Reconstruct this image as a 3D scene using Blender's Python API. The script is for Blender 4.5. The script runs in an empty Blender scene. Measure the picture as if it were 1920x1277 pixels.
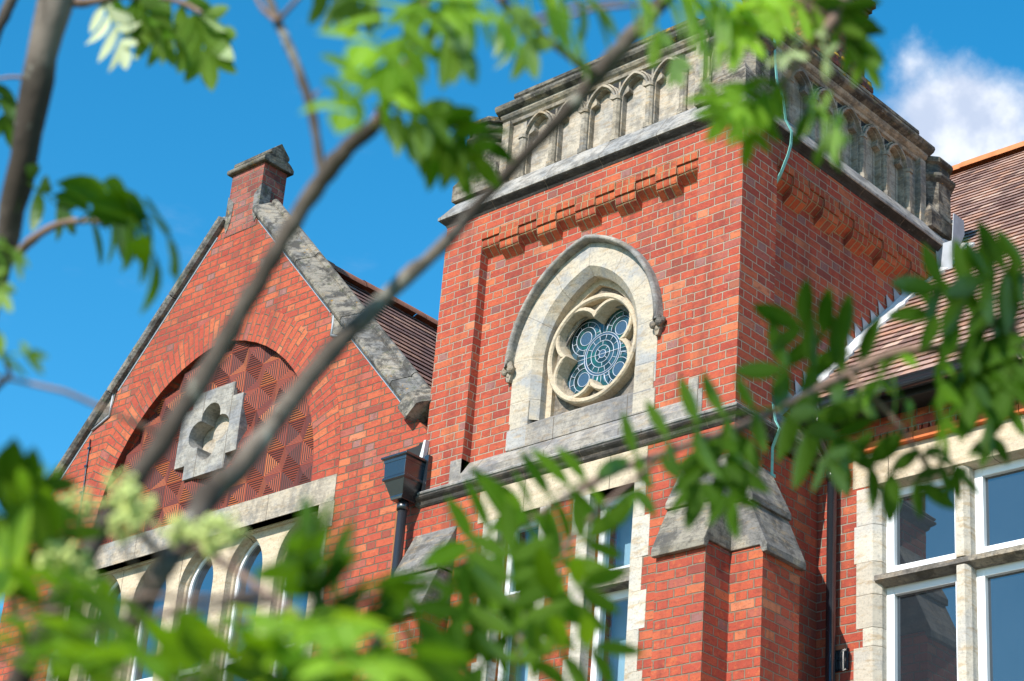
import bpy, bmesh, math, random
from mathutils import Vector, Matrix
from mathutils.geometry import tessellate_polygon

SC = bpy.context.scene
COL = SC.collection
R_ = math.radians
random.seed(7)

# ------------------------------------------------------------------ camera
cam_d = bpy.data.cameras.new('camera')
cam = bpy.data.objects.new('camera', cam_d)
COL.objects.link(cam)
CAM = Vector((9.0316, -11.7164, 1.65))
c_r = Vector((0.73925645, 0.6692783, 0.07460871))       # right
c_d = Vector((-0.24680814, 0.37234884, -0.89467429))    # down
c_f = Vector((-0.62656656, 0.6429797, 0.44044461))      # forward
m = Matrix.Identity(4)
for i in range(3):
    m[i][0] = c_r[i]; m[i][1] = -c_d[i]; m[i][2] = -c_f[i]; m[i][3] = CAM[i]
cam.matrix_world = m
FPX = 4050.1
cam_d.sensor_width = 36.0
cam_d.lens = FPX / 1920 * 36.0
cam_d.clip_start = 0.05
cam_d.clip_end = 5000
cam_d.dof.use_dof = True
cam_d.dof.focus_distance = 17.6
cam_d.dof.aperture_fstop = 7.8
cam_d.dof.aperture_blades = 7
SC.camera = cam

# ------------------------------------------------------------------ light and sky
SUN_AZ, SUN_EL = 5.0, 36.0      # azimuth from -Y towards +X
sdir = Vector((math.sin(R_(SUN_AZ)) * math.cos(R_(SUN_EL)), -math.cos(R_(SUN_AZ)) * math.cos(R_(SUN_EL)), math.sin(R_(SUN_EL))))
sl = bpy.data.lights.new('sun', 'SUN')
sl.energy = 5.0
sl.angle = R_(0.53)
sl.color = (1.0, 0.95, 0.87)
so = bpy.data.objects.new('sun', sl)
so.rotation_euler = (-sdir).to_track_quat('-Z', 'Y').to_euler()
so.location = (20, -30, 30)
COL.objects.link(so)

W = bpy.data.worlds.new('World')
SC.world = W
W.use_nodes = True
SC.view_settings.view_transform = 'Standard'
SC.view_settings.look = 'None'
SC.view_settings.exposure = 0.46
SC.view_settings.gamma = 1.0


class NT:
    """small shorthand for building node trees"""
    def __init__(s, tree):
        s.t = tree; s.n = tree.nodes; s.l = tree.links
    def node(s, kind, **kw):
        nd = s.n.new(kind)
        for k, v in kw.items(): setattr(nd, k, v)
        return nd
    def put(s, sock, v):
        if isinstance(v, bpy.types.NodeSocket): s.l.new(v, sock)
        elif v is not None: sock.default_value = v
    def m(s, op, a, b=None, c=None, clamp=False):
        nd = s.node('ShaderNodeMath', operation=op, use_clamp=clamp)
        for i, v in enumerate((a, b, c)):
            if v is not None: s.put(nd.inputs[i], v)
        return nd.outputs[0]
    def vm(s, op, a, b=None):
        nd = s.node('ShaderNodeVectorMath', operation=op)
        s.put(nd.inputs[0], a)
        if b is not None: s.put(nd.inputs[1], b)
        return nd.outputs['Value'] if op in ('DOT_PRODUCT', 'LENGTH', 'DISTANCE') else nd.outputs[0]
    def xyz(s, x, y, z=0.0):
        nd = s.node('ShaderNodeCombineXYZ')
        for i, v in enumerate((x, y, z)): s.put(nd.inputs[i], v)
        return nd.outputs[0]
    def sep(s, v):
        nd = s.node('ShaderNodeSeparateXYZ'); s.put(nd.inputs[0], v)
        return nd.outputs
    def mix(s, f, a, b, mode='MIX'):
        nd = s.node('ShaderNodeMix', data_type='RGBA', blend_type=mode)
        s.put(nd.inputs[0], f); s.put(nd.inputs[6], a if not isinstance(a, tuple) else a + (1,) if len(a) == 3 else a)
        s.put(nd.inputs[7], b if not isinstance(b, tuple) else b + (1,) if len(b) == 3 else b)
        return nd.outputs[2]
    def mixf(s, f, a, b):
        nd = s.node('ShaderNodeMix', data_type='FLOAT')
        s.put(nd.inputs[0], f); s.put(nd.inputs[2], a); s.put(nd.inputs[3], b)
        return nd.outputs[0]
    def noise(s, vec, scale, detail=3, rough=0.55, out=0):
        nd = s.node('ShaderNodeTexNoise')
        if vec is not None: s.put(nd.inputs['Vector'], vec)
        nd.inputs['Scale'].default_value = scale
        nd.inputs['Detail'].default_value = detail
        nd.inputs['Roughness'].default_value = rough
        return nd.outputs[out]
    def ramp(s, f, stops, interp='LINEAR'):
        nd = s.node('ShaderNodeValToRGB'); cr = nd.color_ramp; cr.interpolation = interp
        while len(cr.elements) < len(stops): cr.elements.new(0.5)
        for e, (p_, c_) in zip(cr.elements, stops):
            e.position = p_; e.color = tuple(c_) + (1,) if len(c_) == 3 else c_
        s.put(nd.inputs[0], f)
        return nd.outputs[0]
    def step(s, v, a, b):
        nd = s.node('ShaderNodeMapRange', interpolation_type='SMOOTHSTEP')
        s.put(nd.inputs[0], v)
        s.put(nd.inputs[1], a); s.put(nd.inputs[2], b)
        return nd.outputs[0]
    def white(s, vec):
        nd = s.node('ShaderNodeTexWhiteNoise', noise_dimensions='3D'); s.put(nd.inputs[0], vec)
        return nd.outputs[0], nd.outputs[1]


def build_world():
    k = NT(W.node_tree)
    bg = k.n['Background']
    sky = k.node('ShaderNodeTexSky', sky_type='NISHITA')
    sky.sun_disc = False
    sky.sun_elevation = R_(SUN_EL)
    sky.sun_rotation = R_(180 - SUN_AZ)
    sky.air_density = 1.0; sky.dust_density = 0.25; sky.ozone_density = 3.2
    hs = k.node('ShaderNodeHueSaturation')
    hs.inputs['Saturation'].default_value = 1.36
    hs.inputs['Hue'].default_value = 0.485
    hs.inputs['Value'].default_value = 1.88
    k.put(hs.inputs['Color'], sky.outputs[0])
    d = k.node('ShaderNodeTexCoord').outputs['Generated']
    d = k.vm('NORMALIZE', d)
    # one fair-weather cumulus: three soft lobes of the sky dome eaten away by noise
    nz = k.noise(d, 19, 6, 0.58)
    nz2 = k.noise(d, 75, 4, 0.6)
    tot = None
    for (vx, vy, vz), rad, amt in (((-0.4371, 0.7245, 0.5330), 0.033, 1.15), ((-0.4263, 0.7346, 0.5280), 0.027, 1.0), ((-0.4473, 0.7010, 0.5555), 0.019, 0.65), ((-0.4472, 0.7130, 0.5400), 0.025, 0.75)):
        ds = k.vm('DISTANCE', d, (vx, vy, vz))
        e = k.m('MULTIPLY', k.m('SUBTRACT', 1.0, k.m('DIVIDE', ds, rad)), amt)
        e = k.m('MAXIMUM', e, -1.0)
        tot = e if tot is None else k.m('SMOOTH_MAX', tot, e, 0.35)
    v = k.m('ADD', tot, k.m('MULTIPLY', k.m('SUBTRACT', nz, 0.5), 1.6))
    v = k.m('ADD', v, k.m('MULTIPLY', k.m('SUBTRACT', nz2, 0.5), 0.22))
    mask = k.m('MULTIPLY', k.step(v, -0.05, 0.62), 0.93)
    wisp = k.m('MULTIPLY', k.step(k.noise(k.vm('MULTIPLY', d, (6, 6, 16)), 2.2, 5, 0.6), 0.6, 0.85), 0.10)
    mask = k.m('MAXIMUM', mask, wisp)
    shade = k.mix(k.step(k.noise(d, 40, 4), 0.35, 0.7), (5.2, 5.9, 7.4), (8.6, 8.9, 9.5))
    colr = k.mix(mask, hs.outputs[0], shade)
    k.put(bg.inputs['Color'], colr)
    bg.inputs['Strength'].default_value = 0.092
build_world()

# ------------------------------------------------------------------ object helpers
def tag(o, label=None, cat=None, group=None, kind=None):
    if label: o['label'] = label
    if cat: o['category'] = cat
    if group: o['group'] = group
    if kind: o['kind'] = kind
    return o

def empty(name, loc, label, cat, group=None):
    o = bpy.data.objects.new(name, None)
    o.location = loc; o.empty_display_size = 0.3
    COL.objects.link(o)
    return tag(o, label, cat, group)

def _root_inv(o):
    p = Vector((0, 0, 0))
    while o is not None:
        p = p + o.location; o = o.parent
    return p


class MB:
    """collects geometry given in world coordinates; one mesh object per build()"""
    def __init__(s):
        s.v = []; s.f = []; s.uv = []; s.rnd = []; s.cur = 0.5; s.sm = []; s.smooth = False
    def face(s, idx, uv=None):
        s.f.append(tuple(idx)); s.uv.append(uv); s.rnd.append(s.cur); s.sm.append(s.smooth)
    def pts(s, pl):
        b = len(s.v); s.v.extend([tuple(p) for p in pl]); return list(range(b, b + len(pl)))
    def poly(s, pl, uv=None): s.face(s.pts(pl), uv)
    def box(s, x0, x1, y0, y1, z0, z1):
        s.prism([(x0, y0), (x1, y0), (x1, y1), (x0, y1)], 'z', z0, z1)
    @staticmethod
    def P(axis, a, b, w):
        return (w, a, b) if axis == 'x' else (a, w, b) if axis == 'y' else (a, b, w)
    def prism(s, poly, axis, w0, w1, holes=()):
        loops = [list(poly)] + [list(h) for h in holes]
        flat = [q for lp in loops for q in lp]
        tris = tessellate_polygon([[Vector((q[0], q[1], 0)) for q in lp] for lp in loops]) if (holes or len(poly) > 4) else None
        a = s.pts([s.P(axis, q[0], q[1], w0) for q in flat])
        b = s.pts([s.P(axis, q[0], q[1], w1) for q in flat])
        if tris is None:
            s.face(a); s.face(b[::-1])
        else:
            for t in tris:
                s.face([a[i] for i in t]); s.face([b[i] for i in reversed(t)])
        o = 0
        for lp in loops:
            n = len(lp)
            for i in range(n):
                j = (i + 1) % n
                s.face((a[o + i], a[o + j], b[o + j], b[o + i]))
            o += n
    def loft(s, loops, closed=False, uvs=None, caps=False):
        ids = [s.pts(lp) for lp in loops]
        n = len(loops[0])
        for r in range(len(ids) - 1):
            for i in range(n if closed else n - 1):
                j = (i + 1) % n
                uv = None
                if uvs: uv = [uvs[r][i], uvs[r][i + 1], uvs[r + 1][i + 1], uvs[r + 1][i]]
                s.face((ids[r][i], ids[r][j], ids[r + 1][j], ids[r + 1][i]), uv)
        if caps:
            s.face(ids[0][::-1]); s.face(ids[-1])
    def tube(s, path, rad, n=8, caps=True):
        path = [Vector(p) for p in path]
        if not isinstance(rad, (list, tuple)): rad = [rad] * len(path)
        loops = []
        t0 = (path[1] - path[0]).normalized()
        up = Vector((0, 0, 1)) if abs(t0.z) < 0.9 else Vector((1, 0, 0))
        nx = t0.cross(up).normalized()
        for i, q in enumerate(path):
            t = (path[min(i + 1, len(path) - 1)] - path[max(i - 1, 0)])
            if t.length < 1e-9: t = t0
            t.normalize()
            nx = (nx - t * nx.dot(t)).normalized()
            ny = t.cross(nx)
            loops.append([q + nx * math.cos(a) * rad[i] + ny * math.sin(a) * rad[i] for a in [2 * math.pi * k / n for k in range(n)]])
        sm = s.smooth; s.smooth = True
        s.loft(loops, closed=True)
        s.smooth = sm
        if caps:
            s.poly(loops[0][::-1]); s.poly(loops[-1])
    def octa(s, cx, cy, levels):
        loops = []
        for a, z in levels:
            r = a / math.cos(math.pi / 8)
            loops.append([(cx + r * math.cos(math.pi / 8 + k * math.pi / 4), cy + r * math.sin(math.pi / 8 + k * math.pi / 4), z) for k in range(8)])
        s.loft(loops, closed=True, caps=True)
    def build(s, name, mat, parent=None, bevel=0, recalc=True, label=None):
        me = bpy.data.meshes.new(name)
        org = _root_inv(parent)
        if parent is None and s.v:
            xs = [q[0] for q in s.v]; ys = [q[1] for q in s.v]; zs = [q[2] for q in s.v]
            org = Vector(((min(xs) + max(xs)) / 2, (min(ys) + max(ys)) / 2, min(zs)))
        me.from_pydata([(q[0] - org.x, q[1] - org.y, q[2] - org.z) for q in s.v], [], s.f)
        if any(u is not None for u in s.uv):
            ul = me.uv_layers.new(name='UVMap')
            for p_, u in zip(me.polygons, s.uv):
                if u is not None:
                    for li, q in zip(p_.loop_indices, u): ul.data[li].uv = q
        at = me.attributes.new('rnd', 'FLOAT', 'FACE')
        at.data.foreach_set('value', s.rnd)
        me.polygons.foreach_set('use_smooth', s.sm)
        if recalc:
            bm = bmesh.new(); bm.from_mesh(me)
            bmesh.ops.remove_doubles(bm, verts=bm.verts, dist=0.00005)
            bmesh.ops.recalc_face_normals(bm, faces=bm.faces)
            bm.to_mesh(me); bm.free()
        for mm in (mat if isinstance(mat, (list, tuple)) else [mat]): me.materials.append(mm)
        o = bpy.data.objects.new(name, me)
        COL.objects.link(o)
        if parent is not None: o.parent = parent
        else: o.location = org
        if bevel:
            b = o.modifiers.new('bevel', 'BEVEL'); b.width = bevel; b.segments = 2; b.limit_method = 'ANGLE'; b.angle_limit = R_(35)
        if label: o['label'] = label
        return o

# ------------------------------------------------------------------ materials
def new_mat(name):
    mt = bpy.data.materials.new(name); mt.use_nodes = True
    k = NT(mt.node_tree)
    bs = k.n['Principled BSDF']
    return mt, k, bs

CH = 0.0735      # brick course
BW = 0.2205      # stretcher pitch

def brick_mat(name, mortar=(0.54, 0.43, 0.33), stops=None, bond='flemish', use_uv=False, dark=0.0, pale=0.1, joint=0.0047):
    mt, k, bs = new_mat(name)
    if use_uv:
        u, v, _ = k.sep(k.node('ShaderNodeUVMap').outputs[0])
        pos = k.node('ShaderNodeNewGeometry').outputs['Position']
    else:
        g = k.node('ShaderNodeNewGeometry')
        pos = g.outputs['Position']
        nx = k.m('ABSOLUTE', k.sep(g.outputs['True Normal'])[0])
        px, py, pz = k.sep(pos)
        sel = k.m('GREATER_THAN', nx, 0.6)
        u = k.m('ADD', k.mixf(sel, px, py), 20.0); v = pz
    wob = k.sep(k.node('ShaderNodeTexNoise').outputs[1])
    wn = k.noise(pos, 9, 2, 0.5, 1)
    wx, wy, wz = k.sep(wn)
    u = k.m('ADD', u, k.m('MULTIPLY', k.m('SUBTRACT', wx, 0.5), 0.012))
    v = k.m('ADD', v, k.m('MULTIPLY', k.m('SUBTRACT', wy, 0.5), 0.009))
    rowf = k.m('DIVIDE', v, CH)
    row = k.m('FLOOR', rowf)
    fv = k.m('SUBTRACT', rowf, row)
    if bond == 'flemish':
        per = BW * 1.5
        sh = k.m('MULTIPLY', k.m('MODULO', k.m('ADD', row, 400.0), 2.0), per / 2)
        jit = k.m('MULTIPLY', k.white(k.xyz(row, 3.3, 1.1))[0], 0.02)
        uu = k.m('DIVIDE', k.m('ADD', k.m('ADD', u, sh), jit), per)
        cell = k.m('FLOOR', uu)
        fu = k.m('MULTIPLY', k.m('SUBTRACT', uu, cell), per)
        ish = k.m('GREATER_THAN', fu, BW)
        d1 = k.m('MINIMUM', fu, k.m('SUBTRACT', BW, fu))
        d2 = k.m('MINIMUM', k.m('SUBTRACT', fu, BW), k.m('SUBTRACT', per, fu))
        du = k.mixf(ish, d1, d2)
        cid = k.m('ADD', k.m('MULTIPLY', cell, 2.0), ish)
    elif bond == 'stretcher':
        per = BW
        sh = k.m('MULTIPLY', k.m('MODULO', k.m('ADD', row, 400.0), 2.0), per * 0.5)
        uu = k.m('DIVIDE', k.m('ADD', u, sh), per)
        cell = k.m('FLOOR', uu); fu = k.m('MULTIPLY', k.m('SUBTRACT', uu, cell), per)
        du = k.m('MINIMUM', fu, k.m('SUBTRACT', per, fu)); cid = cell; ish = 0.0
    else:
        per = 0.0727
        uu = k.m('DIVIDE', k.m('SUBTRACT', u, 0.0), per)
        cell = k.m('FLOOR', uu); fu = k.m('MULTIPLY', k.m('SUBTRACT', uu, cell), per)
        du = k.m('MINIMUM', fu, k.m('SUBTRACT', per, fu)); cid = cell; ish = 0.0
    dv = k.m('MULTIPLY', k.m('MINIMUM', fv, k.m('SUBTRACT', 1.0, fv)), CH)
    d = k.m('MINIMUM', du, dv)
    d = k.m('ADD', d, k.m('MULTIPLY', k.m('SUBTRACT', k.noise(pos, 60, 2), 0.5), 0.006))
    bf = k.step(d, joint - 0.0014, joint + 0.0018)
    r1, rc = k.white(k.xyz(cid, row, 0.7))
    r2 = k.white(k.xyz(cid, row, 5.7))[0]
    stops = stops or [(0.0, (0.36, 0.062, 0.042)), (0.12, (0.43, 0.078, 0.048)), (0.5, (0.475, 0.092, 0.052)), (0.85, (0.51, 0.108, 0.055)), (0.96, (0.57, 0.16, 0.072)), (1.0, (0.60, 0.21, 0.11))]
    c = k.ramp(r1, stops)
    # a few over-burnt purple grey headers
    pg = k.m('MULTIPLY', k.m('LESS_THAN', r2, pale), k.mixf(ish, 0.35, 0.9) if bond == 'flemish' else 0.5)
    c = k.mix(pg, c, (0.30, 0.155, 0.145))
    seed = k.xyz(k.m('MULTIPLY', r1, 9.0), k.m('MULTIPLY', r2, 7.0), 0.0)
    bp_ = k.vm('ADD', pos, seed)
    n1 = k.noise(bp_, 30, 5, 0.7)
    n2 = k.noise(k.vm('MULTIPLY', bp_, (1, 1, 2.2)), 12, 5, 0.7)
    n4 = k.noise(bp_, 20, 4, 0.65)
    c = k.mix(k.m('MULTIPLY', k.step(n2, 0.50, 0.70), 0.62), c, (0.22, 0.050, 0.038))
    c = k.mix(k.m('MULTIPLY', k.step(n4, 0.54, 0.68), 0.55), c, (0.60, 0.17, 0.06))
    c = k.mix(k.m('MULTIPLY', k.step(n1, 0.58, 0.72), 0.45), c, (0.58, 0.25, 0.15))
    c = k.mix(k.m('MULTIPLY', k.step(k.noise(pos, 90, 3, 0.7), 0.56, 0.70), 0.6), c, (0.09, 0.035, 0.028))
    big = k.noise(k.vm('MULTIPLY', pos, (1.3, 1.3, 0.6)), 1.1, 5, 0.65)
    c = k.mix(k.m('MULTIPLY', k.step(big, 0.48, 0.70), 0.34 + dark), c, (0.20, 0.05, 0.042))
    strk = k.noise(k.vm('MULTIPLY', pos, (4.2, 4.2, 0.45)), 1.0, 5, 0.65)
    c = k.mix(k.m('MULTIPLY', k.step(strk, 0.50, 0.66), 0.42), c, (0.13, 0.042, 0.036))
    c = k.mix(k.m('MULTIPLY', k.m('LESS_THAN', k.white(k.xyz(cid, row, 9.1))[0], 0.045), 0.6), c, (0.20, 0.062, 0.052))
    mc = k.mix(k.noise(pos, 5, 4), mortar, tuple(x * 0.62 for x in mortar))
    k.put(bs.inputs['Base Color'], k.mix(1.0, k.mix(bf, mc, c), (0.85, 0.83, 0.80), 'MULTIPLY'))
    bs.inputs['Roughness'].default_value = 0.88
    bs.inputs['Specular IOR Level'].default_value = 0.25
    h = k.m('ADD', k.m('MULTIPLY', bf, 0.6), k.m('ADD', k.m('MULTIPLY', n1, 0.35), k.m('MULTIPLY', r2, 0.25)))
    bp = k.node('ShaderNodeBump'); bp.inputs['Strength'].default_value = 1.0; bp.inputs['Distance'].default_value = 0.018
    k.put(bp.inputs['Height'], h); k.put(bs.inputs['Normal'], bp.outputs[0])
    return mt

def stone_mat(name, light=(0.50, 0.44, 0.36), grey=(0.30, 0.29, 0.28), greyness=0.5, soot=0.4, lichen=0.0, ochre=0.3, joint_u=0.0, joint_v=0.0, uv=False, rough=0.92):
    mt, k, bs = new_mat(name)
    g = k.node('ShaderNodeNewGeometry'); pos = g.outputs['Position']
    px, py, pz = k.sep(pos)
    rn = k.node('ShaderNodeAttribute', attribute_name='rnd').outputs['Fac']
    off = k.vm('ADD', pos, k.xyz(k.m('MULTIPLY', rn, 37.0), k.m('MULTIPLY', rn, 11.0), 0.0))
    n1 = k.noise(off, 3.2, 5, 0.62)
    n2 = k.noise(k.vm('MULTIPLY', off, (1.4, 1.4, 5.0)), 4.5, 5, 0.6)
    n3 = k.noise(pos, 48, 5, 0.75)
    bed = k.noise(k.vm('MULTIPLY', off, (3.0, 3.0, 26.0)), 1.6, 5, 0.7)
    c = k.mix(k.step(k.m('ADD', n1, k.m('MULTIPLY', k.m('SUBTRACT', rn, 0.5), 0.25)), 0.62 - greyness * 0.35, 0.80 - greyness * 0.35), light, grey)
    c = k.mix(k.m('MULTIPLY', k.step(n2, 0.52, 0.66), ochre), c, (0.46, 0.30, 0.13))
    c = k.mix(k.m('MULTIPLY', k.step(k.noise(off, 7, 6, 0.72), 0.45, 0.60), soot), c, (0.055, 0.052, 0.048))
    c = k.mix(k.m('MULTIPLY', k.step(k.noise(pos, 24, 5, 0.7), 0.60, 0.68), soot * 0.5), c, (0.60, 0.60, 0.57))
    if lichen:
        c = k.mix(k.m('MULTIPLY', k.step(k.noise(pos, 9, 5, 0.65), 0.64 - lichen * 0.05, 0.70), 0.9), c, (0.50, 0.27, 0.03))
        c = k.mix(k.m('MULTIPLY', k.step(k.noise(k.vm('ADD', pos, (4, 7, 2)), 12, 5, 0.65), 0.55, 0.68), 0.6), c, (0.10, 0.12, 0.05))
    tone = k.m('ADD', 0.80, k.m('MULTIPLY', rn, 0.36))
    c = k.mix(1.0, c, k.xyz(tone, tone, tone), 'MULTIPLY')
    c = k.mix(k.m('MULTIPLY', k.step(n3, 0.48, 0.7), 0.55), c, tuple(x * 0.42 for x in grey))
    c = k.mix(k.m('MULTIPLY', k.step(bed, 0.48, 0.62), 0.12 + 0.5 * soot), c, tuple(x * 0.35 for x in grey))
    jf = None
    if joint_u or joint_v:
        if uv:
            u, v, _ = k.sep(k.node('ShaderNodeUVMap').outputs[0])
        else:
            nx = k.m('ABSOLUTE', k.sep(g.outputs['True Normal'])[0])
            u = k.mixf(k.m('GREATER_THAN', nx, 0.6), px, py); v = pz
        u = k.m('ADD', u, 30.0)
        dd = None
        row = None
        if joint_v:
            q = k.m('DIVIDE', v, joint_v); row = k.m('FLOOR', q); f = k.m('SUBTRACT', q, row)
            dd = k.m('MULTIPLY', k.m('MINIMUM', f, k.m('SUBTRACT', 1.0, f)), joint_v)
        if joint_u:
            uu = u if row is None else k.m('ADD', u, k.m('MULTIPLY', k.m('MODULO', row, 2.0), joint_u * 0.5))
            q = k.m('DIVIDE', uu, joint_u); f = k.m('SUBTRACT', q, k.m('FLOOR', q))
            e = k.m('MULTIPLY', k.m('MINIMUM', f, k.m('SUBTRACT', 1.0, f)), joint_u)
            dd = e if dd is None else k.m('MINIMUM', dd, e)
        jf = k.step(k.m('ADD', dd, k.m('MULTIPLY', k.m('SUBTRACT', k.noise(pos, 30, 3), 0.5), 0.004)), 0.002, 0.0045)
        c = k.mix(jf, (0.16, 0.13, 0.10), c)
    c = k.mix(1.0, c, (0.80, 0.78, 0.76), 'MULTIPLY')
    k.put(bs.inputs['Base Color'], c)
    bs.inputs['Roughness'].default_value = rough
    bs.inputs['Specular IOR Level'].default_value = 0.2
    h = k.m('ADD', k.m('MULTIPLY', n3, 0.35), k.m('MULTIPLY', k.noise(pos, 14, 5, 0.7), 0.9))
    if jf is not None: h = k.m('ADD', h, k.m('MULTIPLY', jf, 0.5))
    bp = k.node('ShaderNodeBump'); bp.inputs['Strength'].default_value = 0.6; bp.inputs['Distance'].default_value = 0.015
    k.put(bp.inputs['Height'], h); k.put(bs.inputs['Normal'], bp.outputs[0])
    return mt

def plain_mat(name, col, rough=0.5, metal=0.0, spec=0.5, var=0.25, scale=20, bump=0.0, coat=0.0):
    mt, k, bs = new_mat(name)
    pos = k.node('ShaderNodeNewGeometry').outputs['Position']
    n = k.noise(pos, scale, 5, 0.65)
    k.put(bs.inputs['Base Color'], k.mix(k.m('MULTIPLY', k.step(n, 0.35, 0.75), var), col, tuple(x * 0.4 for x in col)))
    k.put(bs.inputs['Roughness'], k.m('ADD', rough, k.m('MULTIPLY', k.m('SUBTRACT', n, 0.5), 0.15)))
    bs.inputs['Metallic'].default_value = metal
    bs.inputs['Specular IOR Level'].default_value = spec
    if bump:
        bp = k.node('ShaderNodeBump'); bp.inputs['Strength'].default_value = bump; bp.inputs['Distance'].default_value = 0.01
        k.put(bp.inputs['Height'], n); k.put(bs.inputs['Normal'], bp.outputs[0])
    return mt

def glass_mat(name, col, ior, rough=0.02, wav=0.0):
    mt, k, bs = new_mat(name)
    pos = k.node('ShaderNodeNewGeometry').outputs['Position']
    n = k.noise(pos, 3, 3)
    k.put(bs.inputs['Base Color'], k.mix(n, col, tuple(x * 0.6 for x in col)))
    bs.inputs['Roughness'].default_value = rough
    bs.inputs['IOR'].default_value = ior
    if wav:
        bp = k.node('ShaderNodeBump'); bp.inputs['Strength'].default_value = wav; bp.inputs['Distance'].default_value = 0.02
        k.put(bp.inputs['Height'], k.noise(pos, 2.2, 2)); k.put(bs.inputs['Normal'], bp.outputs[0])
    return mt

def clear_glass(name):
    mt, k, bs = new_mat(name)
    k.n.remove(bs)
    out = k.n['Material Output']
    tr = k.node('ShaderNodeBsdfTransparent'); tr.inputs[0].default_value = (0.72, 0.82, 0.86, 1)
    gl = k.node('ShaderNodeBsdfGlossy'); gl.inputs['Roughness'].default_value = 0.02
    lw = k.node('ShaderNodeLayerWeight'); lw.inputs[0].default_value = 0.5
    fr = k.m('ADD', 0.07, k.m('MULTIPLY', k.m('POWER', lw.outputs['Facing'], 4.0), 0.7))
    mx = k.node('ShaderNodeMixShader')
    k.put(mx.inputs[0], fr); k.put(mx.inputs[1], tr.outputs[0]); k.put(mx.inputs[2], gl.outputs[0])
    k.put(out.inputs[0], mx.outputs[0])
    return mt

def tile_mat(name, base, lichen=0.3):
    """clay tiles: uv.x metres along the row, uv.y row number"""
    mt, k, bs = new_mat(name)
    pos = k.node('ShaderNodeNewGeometry').outputs['Position']
    u, v, _ = k.sep(k.node('ShaderNodeUVMap').outputs[0])
    row = k.m('FLOOR', k.m('ADD', v, 0.001))
    q = k.m('DIVIDE', k.m('ADD', u, k.m('MULTIPLY', k.m('MODULO', row, 2.0), 0.083)), 0.166)
    cell = k.m('FLOOR', q); f = k.m('SUBTRACT', q, cell)
    r = k.white(k.xyz(cell, row, 2.2))[0]
    c = k.ramp(r, base)
    c = k.mix(k.m('MULTIPLY', k.step(k.noise(pos, 11, 5, 0.7), 0.5, 0.7), lichen), c, (0.20, 0.17, 0.14))
    c = k.mix(k.m('MULTIPLY', k.step(k.noise(pos, 28, 4, 0.7), 0.58, 0.7), lichen * 0.8), c, (0.44, 0.40, 0.34))
    e = k.m('MINIMUM', f, k.m('SUBTRACT', 1.0, f))
    jf = k.step(e, 0.012, 0.035)
    c = k.mix(jf, (0.05, 0.03, 0.025), c)
    k.put(bs.inputs['Base Color'], c)
    bs.inputs['Roughness'].default_value = 0.85
    bp = k.node('ShaderNodeBump'); bp.inputs['Strength'].default_value = 0.6; bp.inputs['Distance'].default_value = 0.01
    k.put(bp.inputs['Height'], k.m('ADD', k.m('ADD', jf, k.m('MULTIPLY', r, 0.7)), k.noise(pos, 50, 3)))
    k.put(bs.inputs['Normal'], bp.outputs[0])
    return mt

M = {}
M['brick'] = brick_mat('tower brick')
M['brick_gable'] = brick_mat('gable brick', mortar=(0.24, 0.19, 0.13), pale=0.09)
M['brick_arch'] = brick_mat('arch brick', mortar=(0.24, 0.19, 0.13), use_uv=True, pale=0.03, bond='stretcher')
M['brick_low'] = brick_mat('buttress brick', mortar=(0.34, 0.26, 0.19), pale=0.05)
M['brick_wing'] = brick_mat('wing brick', mortar=(0.42, 0.35, 0.28), pale=0.04)
M['brick_corbel'] = brick_mat('corbel brick', mortar=(0.5, 0.38, 0.22), use_uv=True, bond='stack', pale=0.0, joint=0.0055,
    stops=[(0.0, (0.40, 0.075, 0.035)), (0.5, (0.50, 0.10, 0.04)), (1.0, (0.60, 0.15, 0.055))])
M['brick_old'] = brick_mat('weathered chimney brick', mortar=(0.30, 0.26, 0.2), dark=0.2, pale=0.35,
    stops=[(0.0, (0.20, 0.07, 0.06)), (0.5, (0.36, 0.10, 0.075)), (1.0, (0.44, 0.15, 0.10))])
M['brick_sooty'] = brick_mat('sooty chimney brick', mortar=(0.10, 0.08, 0.07), dark=0.3, pale=0.2,
    stops=[(0.0, (0.05, 0.025, 0.02)), (0.5, (0.10, 0.035, 0.028)), (1.0, (0.16, 0.05, 0.04))])
M['brick_band'] = plain_mat('orange moulded brick', (0.62, 0.16, 0.055), 0.8, var=0.35, scale=9, bump=0.3, spec=0.2)
M['stone'] = stone_mat('window limestone', light=(0.66, 0.58, 0.47), grey=(0.44, 0.43, 0.42), greyness=0.45, soot=0.12, ochre=0.45)
M['stone_hood'] = stone_mat('grey hood stone', light=(0.50, 0.46, 0.40), grey=(0.33, 0.32, 0.31), greyness=0.6, soot=0.45, ochre=0.25)
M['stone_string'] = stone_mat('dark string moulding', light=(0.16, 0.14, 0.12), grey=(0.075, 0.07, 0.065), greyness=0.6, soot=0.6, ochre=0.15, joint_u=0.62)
M['stone_arch'] = stone_mat('arch limestone', light=(0.66, 0.58, 0.46), grey=(0.46, 0.46, 0.46), greyness=0.5, soot=0.10, ochre=0.35, joint_u=1.0, uv=True)
M['stone_tracery'] = stone_mat('tracery limestone', light=(0.68, 0.57, 0.42), grey=(0.50, 0.45, 0.38), greyness=0.2, soot=0.06, ochre=0.35)
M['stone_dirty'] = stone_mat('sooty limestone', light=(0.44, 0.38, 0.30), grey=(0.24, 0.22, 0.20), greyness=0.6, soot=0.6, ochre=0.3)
M['stone_turret'] = stone_mat('sooty turret stone', light=(0.38, 0.34, 0.28), grey=(0.19, 0.17, 0.15), greyness=0.6, soot=0.9, ochre=0.35, joint_v=0.31)
M['stone_parapet'] = stone_mat('parapet limestone', light=(0.54, 0.47, 0.37), grey=(0.36, 0.34, 0.31), greyness=0.45, soot=0.5, ochre=0.5)
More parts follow.
